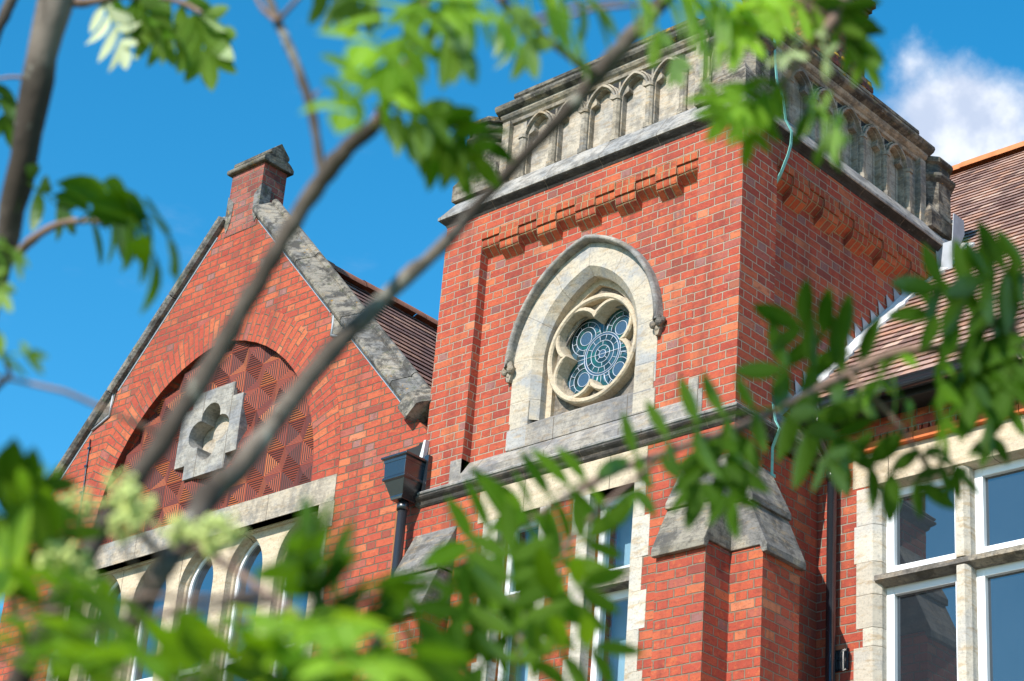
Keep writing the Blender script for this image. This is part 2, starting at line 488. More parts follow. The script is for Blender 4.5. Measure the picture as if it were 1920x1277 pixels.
M['stone_cornice'] = stone_mat('cornice limestone', light=(0.50, 0.47, 0.43), grey=(0.36, 0.36, 0.36), greyness=0.55, soot=0.5, ochre=0.12, joint_u=0.62)
M['stone_panel'] = stone_mat('panel limestone', light=(0.62, 0.55, 0.45), grey=(0.44, 0.42, 0.39), greyness=0.42, soot=0.35, ochre=0.4, joint_u=0.365)
M['stone_foil'] = stone_mat('grey quatrefoil stone', light=(0.50, 0.47, 0.42), grey=(0.34, 0.34, 0.35), greyness=0.6, soot=0.35, ochre=0.15, joint_u=0.42)
M['stone_sill'] = stone_mat('sill limestone', light=(0.46, 0.42, 0.37), grey=(0.28, 0.27, 0.27), greyness=0.6, soot=0.3, ochre=0.3, joint_u=0.78)
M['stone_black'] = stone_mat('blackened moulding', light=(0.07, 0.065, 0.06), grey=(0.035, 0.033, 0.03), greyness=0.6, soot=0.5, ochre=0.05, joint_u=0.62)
M['stone_lichen'] = stone_mat('lichen coping stone', light=(0.27, 0.245, 0.20), grey=(0.12, 0.115, 0.105), greyness=0.6, soot=0.85, ochre=0.3, lichen=0.5)
M['stone_coping'] = stone_mat('coping stone', light=(0.40, 0.36, 0.30), grey=(0.24, 0.235, 0.23), greyness=0.62, soot=0.85, ochre=0.25, lichen=0.12)
M['stone_cap'] = stone_mat('buttress cap stone', light=(0.40, 0.36, 0.29), grey=(0.22, 0.21, 0.20), greyness=0.6, soot=0.6, ochre=0.35)
M['stone_lintel'] = stone_mat('lintel stone', light=(0.56, 0.48, 0.38), grey=(0.38, 0.37, 0.35), greyness=0.45, soot=0.35, ochre=0.25, joint_u=0.95)
M['stone_cream'] = stone_mat('cream ashlar', light=(0.72, 0.60, 0.44), grey=(0.62, 0.53, 0.42), greyness=0.25, soot=0.04, ochre=0.3, joint_u=0.9)
M['stone_quoin'] = stone_mat('quoin stone', light=(0.68, 0.62, 0.52), grey=(0.56, 0.54, 0.50), greyness=0.4, soot=0.05, ochre=0.5)
M['lead'] = plain_mat('lead sheet', (0.38, 0.41, 0.45), 0.5, 0.1, 0.4, 0.35, 8, 0.2)
M['flaunching'] = plain_mat('white lead strip', (0.62, 0.62, 0.62), 0.6, 0.0, 0.3, 0.2, 12, 0.2)
M['pipe'] = plain_mat('black painted iron', (0.012, 0.014, 0.018), 0.25, 0.0, 0.6, 0.3, 14)
M['pipe_rust'] = plain_mat('rusting black iron', (0.016, 0.018, 0.022), 0.32, 0.0, 0.6, 0.2, 14)
M['rust'] = plain_mat('rust streak', (0.30, 0.12, 0.04), 0.8, 0.0, 0.3, 0.5, 20)
M['gutter'] = plain_mat('black gutter plastic', (0.03, 0.036, 0.045), 0.2, 0.0, 1.0, 0.2, 10)
M['gutter'].node_tree.nodes['Principled BSDF'].inputs['IOR'].default_value = 2.2
for q_ in ('pipe', 'pipe_rust'): M[q_].node_tree.nodes['Principled BSDF'].inputs['IOR'].default_value = 1.8
M['frame'] = plain_mat('white window paint', (0.82, 0.84, 0.86), 0.35, 0.0, 0.5, 0.04, 6)
M['copper'] = plain_mat('verdigris copper', (0.20, 0.50, 0.44), 0.7, 0.0, 0.3, 0.3, 30)
M['lead_came'] = plain_mat('lead came', (0.46, 0.50, 0.58), 0.5, 0.2, 0.5, 0.15, 30)
M['dark'] = plain_mat('dark soffit board and hole shade', (0.012, 0.012, 0.012), 0.8, var=0.2)  # also paints the shade of the eyelets and the hole above the hopper
M['room'] = plain_mat('pale room wall', (0.78, 0.80, 0.82), 0.9, var=0.08, scale=3)
M['glass'] = glass_mat('window glass', (0.022, 0.030, 0.038), 2.35, 0.01, 0.03)
M['glass_blue'] = glass_mat('lancet glass', (0.010, 0.025, 0.05), 2.9, 0.02, 0.15)
M['glass_lead'] = glass_mat('leaded teal glass', (0.012, 0.045, 0.05), 1.55, 0.10, 0.6)
def tint_glass(mt):
    k = NT(mt.node_tree); bs = k.n['Principled BSDF']
    pos = k.node('ShaderNodeNewGeometry').outputs['Position']
    v = k.node('ShaderNodeTexVoronoi'); v.inputs['Scale'].default_value = 14.0; k.put(v.inputs['Vector'], pos)
    r = k.white(v.outputs['Color'])[0]
    k.put(bs.inputs['Base Color'], k.ramp(r, [(0.0, (0.012, 0.030, 0.035)), (0.35, (0.015, 0.060, 0.060)), (0.6, (0.030, 0.075, 0.105)), (0.8, (0.012, 0.085, 0.075)), (1.0, (0.055, 0.11, 0.16))], 'CONSTANT'))
tint_glass(M['glass_lead'])
M['glass_roundel'] = plain_mat('speckled blue roundel glass', (0.045, 0.10, 0.17), 0.45, 0.0, 0.15, 0.9, 160)
M['glass_clear'] = clear_glass('clear sash glass')
M['tile'] = tile_mat('brown clay tile', [(0.0, (0.16, 0.085, 0.07)), (0.3, (0.27, 0.155, 0.125)), (0.6, (0.36, 0.225, 0.18)), (0.85, (0.40, 0.21, 0.14)), (1.0, (0.48, 0.33, 0.26))], 0.6)
M['tile_dark'] = tile_mat('dark clay tile', [(0.0, (0.12, 0.06, 0.05)), (0.5, (0.22, 0.11, 0.085)), (1.0, (0.34, 0.18, 0.12))], 0.3)
M['ridge'] = plain_mat('orange ridge tile', (0.58, 0.20, 0.08), 0.85, 0.0, 0.2, 0.4, 9, 0.4)
M['ridge_old'] = plain_mat('old ridge tile', (0.34, 0.14, 0.085), 0.85, 0.0, 0.2, 0.55, 9, 0.4)

def terracotta():
    mt, k, bs = new_mat('ribbed terracotta')
    pos = k.node('ShaderNodeNewGeometry').outputs['Position']
    rn = k.node('ShaderNodeAttribute', attribute_name='rnd').outputs['Fac']
    c = k.ramp(rn, [(0.0, (0.14, 0.022, 0.013)), (0.4, (0.29, 0.045, 0.022)), (0.8, (0.42, 0.080, 0.028)), (1.0, (0.54, 0.14, 0.036))])
    u, v, _ = k.sep(k.node('ShaderNodeUVMap').outputs[0])
    s = k.m('SINE', k.m('MULTIPLY', v, 2 * math.pi / 0.0188))
    rib = k.step(s, -0.45, 0.55)
    c = k.mix(rib, (0.045, 0.014, 0.012), c)
    c = k.mix(k.m('MULTIPLY', k.step(k.noise(pos, 12, 4), 0.5, 0.8), 0.3), c, (0.10, 0.03, 0.02))
    k.put(bs.inputs['Base Color'], c)
    bs.inputs['Roughness'].default_value = 0.75
    bp = k.node('ShaderNodeBump'); bp.inputs['Strength'].default_value = 1.0; bp.inputs['Distance'].default_value = 0.008
    k.put(bp.inputs['Height'], rib); k.put(bs.inputs['Normal'], bp.outputs[0])
    return mt
M['terracotta'] = terracotta()

# ------------------------------------------------------------------ shared shapes
def arch_loop(cx, a, r, z0, zb, y, K=14):
    """pointed arch outline in the plane y; a = half span, r = arc radius, from right foot to left foot"""
    c = r - a
    out = [(cx + a, y, zb)]
    t1 = math.acos(max(-1, min(1, c / r)))
    for i in range(K + 1):
        t = t1 * i / K
        out.append((cx - c + r * math.cos(t), y, z0 + r * math.sin(t)))
    left = [(2 * cx - q[0], y, q[2]) for q in reversed(out[:-1])]
    return out + left

def loop_len(lp):
    d = [0.0]
    for i in range(1, len(lp)): d.append(d[-1] + (Vector(lp[i]) - Vector(lp[i - 1])).length)
    return d

def xz(lp): return [(q[0], q[2]) for q in lp]

def circle(cx, cz, r, n=40, a0=0.0):
    return [(cx + r * math.cos(a0 + 2 * math.pi * i / n), cz + r * math.sin(a0 + 2 * math.pi * i / n)) for i in range(n)]

def foil(cx, cz, dist, r, n=4, rot=math.pi / 4, K=14):
    """outline of n overlapping circles"""
    half = math.pi / n
    dd = dist * math.sin(half)
    h = math.sqrt(max(r * r - dd * dd, 1e-9))
    pc = dist * math.cos(half) + h
    pts = []
    for i in range(n):
        a = rot + 2 * math.pi * i / n
        ox, oz = cx + dist * math.cos(a), cz + dist * math.sin(a)
        s0 = (cx + pc * math.cos(a - half) - ox, cz + pc * math.sin(a - half) - oz)
        b0 = math.atan2(s0[1], s0[0]) - a
        while b0 > 0: b0 -= 2 * math.pi
        while b0 < -2 * math.pi: b0 += 2 * math.pi
        b1 = -b0
        for j in range(K):
            b = a + b0 + (b1 - b0) * j / K
            pts.append((ox + r * math.cos(b), oz + r * math.sin(b)))
    return pts

def offset_loop(pts, d):
    """move a closed 2d outline outwards by d (counter-clockwise outlines)"""
    n = len(pts); out = []
    for i in range(n):
        p0, p1, p2 = pts[i - 1], pts[i], pts[(i + 1) % n]
        tx, tz = p2[0] - p0[0], p2[1] - p0[1]
        L = math.hypot(tx, tz) or 1
        out.append((p1[0] + tz / L * d, p1[1] - tx / L * d))
    return out


# ------------------------------------------------------------------ ground
def ground():
    mt, k, bs = new_mat('lawn')
    pos = k.node('ShaderNodeNewGeometry').outputs['Position']
    c = k.mix(k.noise(pos, 0.6, 5), (0.05, 0.085, 0.025), (0.10, 0.13, 0.045))
    k.put(bs.inputs['Base Color'], c); bs.inputs['Roughness'].default_value = 0.95
    g = MB(); g.poly([(-900, -900, 0), (900, -900, 0), (900, 900, 0), (-900, 900, 0)])
    tag(g.build('ground', mt, recalc=False), kind='structure')
    mt2, k, bs = new_mat('paving')
    pos = k.node('ShaderNodeNewGeometry').outputs['Position']
    k.put(bs.inputs['Base Color'], k.mix(k.noise(pos, 2.0, 6), (0.30, 0.27, 0.23), (0.22, 0.20, 0.18))); bs.inputs['Roughness'].default_value = 0.9
    g = MB(); g.poly([(-14, -5, 0.004), (12, -5, 0.004), (12, 1, 0.004), (-14, 1, 0.004)])
    tag(g.build('path', mt2, recalc=False), kind='structure')
ground()

# ------------------------------------------------------------------ the square brick tower
XL, XR, YB = -3.31, 0.0, 3.31
PW = 0.455              # corner pier width
RD = 0.10               # depth of the recessed panels
Z_STR = 8.34            # underside of string course
Z_CB = 10.86            # top of corbel table
Z_TOP = 11.054          # top of brickwork
TC = -1.655             # centre line of the front

tower = empty('brick_tower', (TC, 1.655, 0), 'square red brick tower with pale stone parapet and quatrefoil window', 'tower')

def tower_wall():
    b = MB()
    hole = arch_loop(TC, 0.66, 0.89, 9.45, 8.84, 0)
    # recessed front panel with the window opening, recessed right panel
    b.prism([(XL + PW, Z_STR), (XR - PW, Z_STR), (XR - PW, Z_TOP), (XL + PW, Z_TOP)], 'y', RD, 0.62, [xz(hole)])
    b.prism([(PW, Z_STR), (YB - PW, Z_STR), (YB - PW, Z_TOP), (PW, Z_TOP)], 'x', -RD, -RD - 0.3)
    b.box(XL, XL + 0.3, PW, YB - PW, Z_STR, Z_TOP)
    b.box(XL + PW, XR - PW, YB - 0.3, YB, Z_STR, Z_TOP)
    # corner piers
    for x0 in (XL, XR - PW):
        for y0 in (0, YB - PW):
            b.box(x0, x0 + PW, y0, y0 + PW, Z_STR, Z_TOP)
    # band over the corbel tables, flush with the piers
    b.box(XL + PW, XR - PW, 0, RD, Z_CB, Z_TOP)
    b.box(-RD, 0, PW, YB - PW, Z_CB, Z_TOP)
    b.build('wall', M['brick'], tower)
    # lower storey
    b = MB()
    holes = [[(x0, 4.6), (x1, 4.6), (x1, 8.06), (x0, 8.06)] for x0, x1 in ((-1.395, -0.945), (-2.365, -1.915))]
    b.prism([(XL, 0), (XR, 0), (XR, Z_STR), (XL, Z_STR)], 'y', 0.0, 0.35, holes)
    b.box(XR - 0.35, XR - 0.05, 0.35, YB, 0, Z_STR)
    b.box(XL, XL + 0.3, 0.35, YB, 0, Z_STR)
    b.build('lower_wall', M['brick_low'], tower)
tower_wall()

def corbel_table(mapf, u0, n, uw):
    """stepped rowlock corbels; mapf(u, p, z) -> world, p measured out of the recess"""
    b = MB(); b.smooth = False
    h = CH
    for i in range(n):
        low = i % 2
        top = Z_CB - (h if low else 0)
        ua, ub = u0 + i * uw, u0 + (i + 1) * uw
        if low:      # plain course over a lower unit
            for (p0, z0, p1, z1, vv) in ((RD + 0.001, Z_CB, RD + 0.001, top, 0),):
                q = [mapf(ua, p0, z0), mapf(ub, p0, z0), mapf(ub, p1, z1), mapf(ua, p1, z1)]
                uu = i * uw
                b.poly(q, [(uu, 3 * h), (uu + uw, 3 * h), (uu + uw, 2 * h), (uu, 2 * h)])
        prof = []
        lev = [(RD + 0.012, None), (0.096, 0.082), (0.084, 0.0)]
        rows = []
        for kx, (p, nxt) in enumerate(lev):
            zt = top - kx * h
            if kx == 2:
                seg = [(p, zt), (p * 0.93, zt - h * 0.14), (p * 0.50, zt - h * 0.52), (0.001, zt - h * 0.98)]
            elif nxt is None:
                seg = [(p, zt), (p, zt - h * 0.93)]
            else:
                seg = [(p, zt), (p, zt - h * 0.36)]
                for q_ in range(1, 7):
                    a_ = q_ / 6 * math.pi / 2
                    seg.append((p - (p - nxt) * (1 - math.cos(a_)), zt - h * 0.36 - h * 0.58 * math.sin(a_)))
            rows.append(seg)
        for kx, seg in enumerate(rows):
            zt = seg[0][1]
            for s in range(len(seg) - 1):
                (p0, z0), (p1, z1) = seg[s], seg[s + 1]
                q = [mapf(ua, p0, z0), mapf(ub, p0, z0), mapf(ub, p1, z1), mapf(ua, p1, z1)]
                v0 = (2 - kx) * h + (z0 - zt + h) ; v1 = (2 - kx) * h + (z1 - zt + h)
                b.poly(q, [(i * uw, v0), (i * uw + uw, v0), (i * uw + uw, v1), (i * uw, v1)])
            # underside back to the next row
            pn = rows[kx + 1][0][0] if kx < 2 else 0.0
            pe, ze = seg[-1]
            q = [mapf(ua, pe, ze), mapf(ub, pe, ze), mapf(ub, min(pe, pn), ze - 0.001), mapf(ua, min(pe, pn), ze - 0.001)]
            b.poly(q, [(i * uw, 0.02), (i * uw + uw, 0.02), (i * uw + uw, 0.05), (i * uw, 0.05)])
            for u, uvx in ((ua, 0.02), (ub, 0.02)):
                pts = [(0.0, seg[0][1])] + seg + [(0.0, seg[-1][1])]
                b.poly([mapf(u, p, z) for p, z in pts], [(uvx + p * 0.3, 0.02 + (z - pts[-1][1]) * 0.4) for p, z in pts])
    return b
uw = (3.31 - 2 * PW) / 11
corbel_table(lambda u, p, z: (u, RD - p, z), XL + PW, 11, uw).build('corbel_table', M['brick_corbel'], tower, recalc=True)
corbel_table(lambda u, p, z: (-RD + p, u, z), PW, 11, uw).build('corbel_table', M['brick_corbel'], tower, recalc=True)

# ---- cornice, parapet, turrets
def square_ring(levels):
    """levels: (overhang, z); lofted square rings round the tower"""
    loops = []
    for o, z in levels:
        loops.append([(XL - o, -o, z), (XR + o, -o, z), (XR + o, YB + o, z), (XL - o, YB + o, z)])
    return loops

def parapet():
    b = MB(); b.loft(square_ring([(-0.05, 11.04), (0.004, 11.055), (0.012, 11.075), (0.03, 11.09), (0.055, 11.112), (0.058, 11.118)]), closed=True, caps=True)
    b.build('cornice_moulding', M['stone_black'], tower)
    b = MB(); b.loft(square_ring([(0.058, 11.119), (0.066, 11.122), (0.066, 11.150), (0.052, 11.165), (-0.075, 11.365), (-0.3, 11.37)]), closed=True, caps=True)
    b.build('cornice', M['stone_cornice'], tower)
    # blind arcade, once for the front and once for the right face
    e0 = 0.508                         # turret width
    for face in (0, 1, 2, 3):
        def mp(u, d, z, face=face):
            # u from the left end of the face, d depth inwards from the mullion face (0.10 in from the wall)
            dd = RD + d
            if face == 0: return (XL + u, dd, z)
            if face == 1: return (XR - dd, u, z)
            if face == 2: return (XR - u, YB - dd, z)
            return (XL + dd, YB - u, z)
        L = 3.31
        zb, zt = 11.37, 12.10
        pw = 0.365
        us = [L / 2 + (i - 2) * pw for i in range(5)]
        # arcade plate with five cusped openings
        if face < 2:
            plate = MB()
            holes = []
            for uc in us:
                a = 0.137; r = 0.20; z0 = 11.79
                lp = [(uc + a, 11.40)]
                t1 = math.acos((r - a) / r)
                N = 12
                arc = [(uc - (r - a) + r * math.cos(t1 * i / N), z0 + r * math.sin(t1 * i / N)) for i in range(N + 1)]
                # cusp halfway up
                arc2 = []
                for i, q in enumerate(arc):
                    t = i / N
                    push = max(0.0, 1 - abs(t - 0.36) / 0.2) * 0.055
                    arc2.append((q[0] - push * 0.96, q[1] - push * 0.35))
                right = lp + arc2
                hole = right + [(2 * uc - q[0], q[1]) for q in reversed(right[:-1])]
                holes.append(hole)
            outer = [(e0 - 0.02, zb - 0.01), (L - e0 + 0.02, zb - 0.01), (L - e0 + 0.02, zt), (e0 - 0.02, zt)]
            loops = [outer] + holes
            tris = tessellate_polygon([[Vector((q[0], q[1], 0)) for q in lp] for lp in loops])
            flat = [q for lp in loops for q in lp]
            A = plate.pts([mp(q[0], 0.035, q[1]) for q in flat]); B_ = plate.pts([mp(q[0], 0.15, q[1]) for q in flat])
            for t in tris: plate.face([A[i] for i in t])
            o = 0
            for lp in loops:
                n = len(lp)
                for i in range(n):
                    j = (i + 1) % n
                    plate.face((A[o + i], A[o + j], B_[o + j], B_[o + i]))
                o += n
            # arch mouldings standing proud round each opening
            for uc in us:
                for (a, wd, dep) in ((0.150, 0.020, 0.0), (0.176, 0.014, 0.018)):
                    r = 0.20 + (a - 0.137); t1 = math.acos((r - a) / r); z0 = 11.79
                    N = 12
                    arc = [(uc - (r - a) + r * math.cos(t1 * i / N), z0 + r * math.sin(t1 * i / N)) for i in range(N + 1)]
                    arc = arc + [(2 * uc - q[0], q[1]) for q in reversed(arc[:-1])]
                    l1 = []; l2 = []; l3 = []; l4 = []
                    for q in arc:
                        vx, vz = q[0] - uc, q[1] - z0 + 0.06
                        Ln = math.hypot(vx, vz) or 1
                        q2 = (q[0] + vx / Ln * wd, q[1] + vz / Ln * wd)
                        l1.append(mp(q[0], 0.036, q[1])); l2.append(mp(q[0], dep, q[1])); l3.append(mp(q2[0], dep, q2[1])); l4.append(mp(q2[0], 0.036, q2[1]))
                    plate.loft([l1, l2, l3, l4])
            plate.build('arcade', M['stone_parapet'], tower)
            back = MB()
            q = [mp(e0 - 0.02, 0.095, zb), mp(L - e0 + 0.02, 0.095, zb), mp(L - e0 + 0.02, 0.095, zt), mp(e0 - 0.02, 0.095, zt)]
            back.poly(q)
            back.build('panel', M['stone_panel'], tower, recalc=False)
            for i in range(6):
                sh = MB()
                uc = us[0] - pw / 2 + i * pw
                sh.cur = random.random()
                w = 0.036
                prof = [(-w, 0.037), (-w, 0.012), (-w * 0.55, -0.012), (w * 0.55, -0.012), (w, 0.012), (w, 0.037)]
                lo = [mp(uc + x, d, 11.405) for x, d in prof]; hi = [mp(uc + x, d, 11.80) for x, d in prof]
                sh.loft([lo, hi])
                # base and capital
                for (za, zc, k) in ((11.372, 11.42, 1.35), (11.79, 11.825, 1.12)):
                    q0 = [mp(uc + x * k, d if d > 0.03 else d - 0.012, za) for x, d in prof]; q1 = [mp(uc + x * k, d if d > 0.03 else d - 0.012, zc) for x, d in prof]
                    sh.loft([q0, q1]); sh.poly(q1); sh.poly(q0[::-1])
                sh.build('shaft', M['stone_parapet'], tower)
            # flat dark triangles painting the shade of eyelets between the arch heads
            for i in range(5):
                uc = us[i]
                for sg in (-1, 1):
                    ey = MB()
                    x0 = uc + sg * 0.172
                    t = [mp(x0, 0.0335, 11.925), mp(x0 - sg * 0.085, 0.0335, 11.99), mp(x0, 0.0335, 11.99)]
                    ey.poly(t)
                    ey.build('eyelet_shade', M['dark'], tower, recalc=False)
        # string moulding over the arcade and coping
        mo = MB(); mo.cur = 0.5
        prof = [(0.035, 12.0), (0.012, 12.005), (0.0, 12.03), (0.016, 12.045), (-0.012, 12.062), (-0.03, 12.085), (-0.03, 12.10), (0.1, 12.10)]
        mo.loft([[mp(e0 - 0.03, d, z) for d, z in prof], [mp(L - e0 + 0.03, d, z) for d, z in prof]])
        if face < 2:
            for uu in (e0 + 0.0, L - e0 - 0.085):
                fr = [mp(uu, -0.02, 11.37), mp(uu + 0.085, -0.02, 11.37), mp(uu + 0.085, -0.02, 12.02), mp(uu, -0.02, 12.02)]
                bk = [mp(uu, 0.06, 11.37), mp(uu + 0.085, 0.06, 11.37), mp(uu + 0.085, 0.06, 12.02), mp(uu, 0.06, 12.02)]
                mo.loft([fr, bk], closed=True); mo.poly(fr)
        mo.build('parapet_moulding', M['stone_parapet'], tower)
        co = MB()
        prof = [(-0.03, 12.10), (-0.075, 12.125), (-0.09, 12.15), (-0.085, 12.178), (-0.05, 12.19), (-0.02, 12.20), (0.34, 12.21), (0.34, 12.0)]
        co.loft([[mp(e0 - 0.055, d, z) for d, z in prof], [mp(L - e0 + 0.055, d, z) for d, z in prof]])
        for uu in (e0 - 0.055, L - e0 + 0.055): co.poly([mp(uu, d, z) for d, z in prof])
        prof = [(0.0, 12.195), (-0.02, 12.235), (-0.035, 12.25), (-0.03, 12.285), (0.06, 12.315), (0.30, 12.32), (0.30, 12.19)]
        i0, i1 = e0 + 0.12, L - e0 - 0.12
        co.loft([[mp(i0, d, z) for d, z in prof], [mp(i1, d, z) for d, z in prof]])
        for uu in (i0, i1): co.poly([mp(uu, d, z) for d, z in prof])
        co.build('parapet_coping', M['stone_lichen'], tower)
        bw = MB()
        bw.prism([(0.106, zb), (0.3, zb), (0.3, 12.15), (0.106, 12.15)], 'z', 0, 0.001) if False else None
        q = [mp(e0, 0.3, zb), mp(L - e0, 0.3, zb), mp(L - e0, 0.3, 12.05), mp(e0, 0.3, 12.05)]
        bw.poly(q); bw.build('parapet_back', M['stone_dirty'], tower, recalc=False)
parapet()

def turret(cx, cy):
    b = MB()
    b.cur = 0.35
    h = 0.275
    # square plinth with weathered broaches
    s = [(h - 0.012, 11.36), (h - 0.012, 11.50)]
    loops = []
    for o, z in ((0.262, 11.33), (0.262, 11.49)):
        loops.append([(cx - o, cy - o, z), (cx + o, cy - o, z), (cx + o, cy + o, z), (cx - o, cy + o, z)])
    b.loft(loops, closed=True, caps=True)
    a = 0.238; e = a * math.tan(math.pi / 8)
    for sx in (-1, 1):
        for sy in (-1, 1):
            o = 0.262
            p0 = (cx + sx * o, cy + sy * o, 11.489); p1 = (cx + sx * e, cy + sy * o, 11.489); p2 = (cx + sx * o, cy + sy * e, 11.489)
            top = (cx + sx * (a + e) / 2 , cy + sy * (a + e) / 2, 11.66)
            b.poly([p0, p1, top]); b.poly([p0, p2, top])
            b.poly([p1, (cx + sx * e, cy + sy * a, 11.489), top]); b.poly([p2, (cx + sx * a, cy + sy * e, 11.489), top])
    b.octa(cx, cy, [(a, 11.48), (a, 11.86)])
    t = b.build('turret', M['stone_turret'], tower)
    c = MB(); c.cur = 0.6
    c.octa(cx, cy, [(a, 11.858), (a + 0.03, 11.885), (a + 0.045, 11.905), (a + 0.045, 11.93), (a + 0.0, 11.965), (a - 0.01, 12.05), (a + 0.02, 12.065), (a + 0.028, 12.09), (a + 0.02, 12.115), (a - 0.06, 12.14)])
    c.build('turret_cap', M['stone_lichen'], t)
for cx in (XL + 0.27, XR - 0.27):
    for cy in (0.27, YB - 0.27): turret(cx, cy)

b = MB(); b.box(XL + 0.25, XR - 0.25, 0.25, YB - 0.25, 11.5, 11.6); b.build('tower_roof', M['lead'], tower)

# ---- the quatrefoil window of the tower
def quatrefoil_window():
    zb = 8.945; z0 = 9.45; c = 0.229
    def L(a, y, zb_=zb): return arch_loop(TC, a, a + c, z0, zb_, y)
    s = MB()
    ys = 0.10
    seq = [(0.782, ys + 0.06), (0.782, ys - 0.004), (0.572, ys - 0.004), (0.505, 0.165), (0.505, 0.30)]
    loops = [L(a, y) for a, y in seq]
    ref = loop_len(L(0.66, 0))
    # voussoir joints: stretch the length coordinate to whole stones
    n = len(ref)
    tot = ref[-1]
    stones = 9
    uvs = [[(ref[i] / tot * stones + 0.5, j * 0.1) for i in range(n)] for j in range(len(loops))]
    s.loft(loops, uvs=uvs)
    surround = s.build('window_surround', M['stone_arch'], tower)
    bt = MB()
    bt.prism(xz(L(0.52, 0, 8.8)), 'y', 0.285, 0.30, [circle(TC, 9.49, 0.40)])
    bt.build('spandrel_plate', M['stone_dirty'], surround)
    inner = MB()
    inner.loft([L(0.507, 0.235), L(0.455, 0.245), L(0.455, 0.29)])
    inner.build('inner_order', M['stone_tracery'], surround)
    # base blocks of the jambs
    for sg in (-1, 1):
        jb = MB()
        jb.cur = random.random()
        xa, xb = TC + sg * 0.565, TC + sg * 0.765
        jb.box(min(xa, xb), max(xa, xb), 0.088, 0.2, 8.86, 9.12)
        jb.cur = random.random()
        xb = TC + sg * 0.79
        jb.box(min(xa, xb), max(xa, xb), 0.084, 0.2, 8.70, 8.88)
        jb.build('jamb_block', M['stone'], surround, bevel=0.008)
    # hood mould with label stops
    h = MB(); h.smooth = True
    prof = [(0.778, 0.098), (0.784, 0.068), (0.782, 0.046), (0.790, 0.022), (0.806, 0.014), (0.822, 0.022), (0.830, 0.045), (0.832, 0.098)]
    h.loft([arch_loop(TC, a, a + c, z0, 9.47, y) for a, y in prof])
    hood = h.build('hood_mould', M['stone_hood'], tower)
    for sg in (-1, 1):
        st = MB(); x = TC + sg * 0.80
        # carved foliage stop: a knob of lumpy leaves over a wedge
        for (dx, dz, rr, yy) in ((0, 0.02, 0.055, 0.06), (0.03, -0.02, 0.045, 0.05), (-0.035, -0.03, 0.042, 0.055), (0.0, -0.065, 0.036, 0.075), (0.05 * sg, 0.0, 0.035, 0.07)):
            bm = bmesh.new(); bmesh.ops.create_icosphere(bm, subdivisions=2, radius=rr * 0.78)
            vs = [(x + dx + v.co.x, yy + v.co.y * 0.9, 9.455 + dz + v.co.z * 1.1) for v in bm.verts]
            ids = st.pts(vs)
            for f in bm.faces: st.face([ids[v.index] for v in f.verts])
            bm.free()
        st.prism([(x - 0.05, 9.46), (x + 0.05, 9.46), (x + 0.015, 9.33), (x - 0.015, 9.33)], 'y', 0.06, 0.1)
        st.build('label_stop', M['stone_dirty'], hood)
    # tracery
    cz = 9.49
    out = foil(TC, cz, 0.252, 0.204)
    tr = MB()
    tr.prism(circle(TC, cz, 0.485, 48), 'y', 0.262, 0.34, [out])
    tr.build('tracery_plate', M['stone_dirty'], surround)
    rg = MB()
    def ring(pts_in, pts_out, yf, yb):
        mid_i = [(a[0] * 0.75 + b_[0] * 0.25, a[1] * 0.75 + b_[1] * 0.25) for a, b_ in zip(pts_in, pts_out)]
        mid_o = [(a[0] * 0.25 + b_[0] * 0.75, a[1] * 0.25 + b_[1] * 0.75) for a, b_ in zip(pts_in, pts_out)]
        rg.loft([[(p_[0], yb, p_[1]) for p_ in pts_in], [(p_[0], yf + 0.015, p_[1]) for p_ in pts_in], [(p_[0], yf, p_[1]) for p_ in mid_i],
                 [(p_[0], yf, p_[1]) for p_ in mid_o], [(p_[0], yf + 0.015, p_[1]) for p_ in pts_out], [(p_[0], yb, p_[1]) for p_ in pts_out]], closed=True)
    ring(circle(TC, cz, 0.442, 56), circle(TC, cz, 0.492, 56), 0.185, 0.30)
    rg.build('tracery_ring', M['stone_tracery'], surround)
    rg = MB()
    inn = out; ou = offset_loop(out, 0.042)
    # splayed throat from the moulding back to the glass
    thr = offset_loop(out, -0.010)
    rg.loft([[(p_[0], 0.352, p_[1]) for p_ in thr], [(p_[0], 0.30, p_[1]) for p_ in thr], [(p_[0], 0.21, p_[1]) for p_ in inn], [(p_[0], 0.197, p_[1]) for p_ in offset_loop(out, 0.008)],
             [(p_[0], 0.197, p_[1]) for p_ in offset_loop(out, 0.032)], [(p_[0], 0.212, p_[1]) for p_ in ou], [(p_[0], 0.30, p_[1]) for p_ in ou]], closed=True)
    rg.build('foil_moulding', M['stone_tracery'], surround)
    g = MB(); yg = 0.335
    g.prism(circle(TC, cz, 0.47, 40), 'y', yg, yg + 0.02)
    gl = g.build('leaded_glass', M['glass_lead'], surround)
    ld = MB(); ld.smooth = True
    def came(pts, r=0.0062, closed=True):
        r *= 0.58
        p3 = [(q[0], yg - 0.003, q[1]) for q in pts]
        if closed: p3.append(p3[0])
        ld.tube(p3, r, 5, caps=not closed)
    lob = [(TC + 0.268 * math.cos(a), cz + 0.268 * math.sin(a)) for a in (math.pi / 4 + k * math.pi / 2 for k in range(4))]
    for r in (0.195, 0.174, 0.122, 0.078, 0.036): came(circle(TC, cz, r, 36), 0.0065 if r > 0.19 else 0.0055)
    for k in range(14):
        a = 2 * math.pi * k / 14
        came([(TC + r * math.cos(a), cz + r * math.sin(a)) for r in (0.122, 0.174)], 0.0048, False)
    for k in range(8):
        a = 2 * math.pi * k / 8
        came([(TC + r * math.cos(a), cz + r * math.sin(a)) for r in (0.036, 0.078)] if k % 2 else [(TC + r * math.cos(a), cz + r * math.sin(a)) for r in (0.078, 0.122)], 0.0048, False)
    came([(TC - 0.2, cz - 0.0), (TC + 0.2, cz + 0.0)], 0.0055, False)
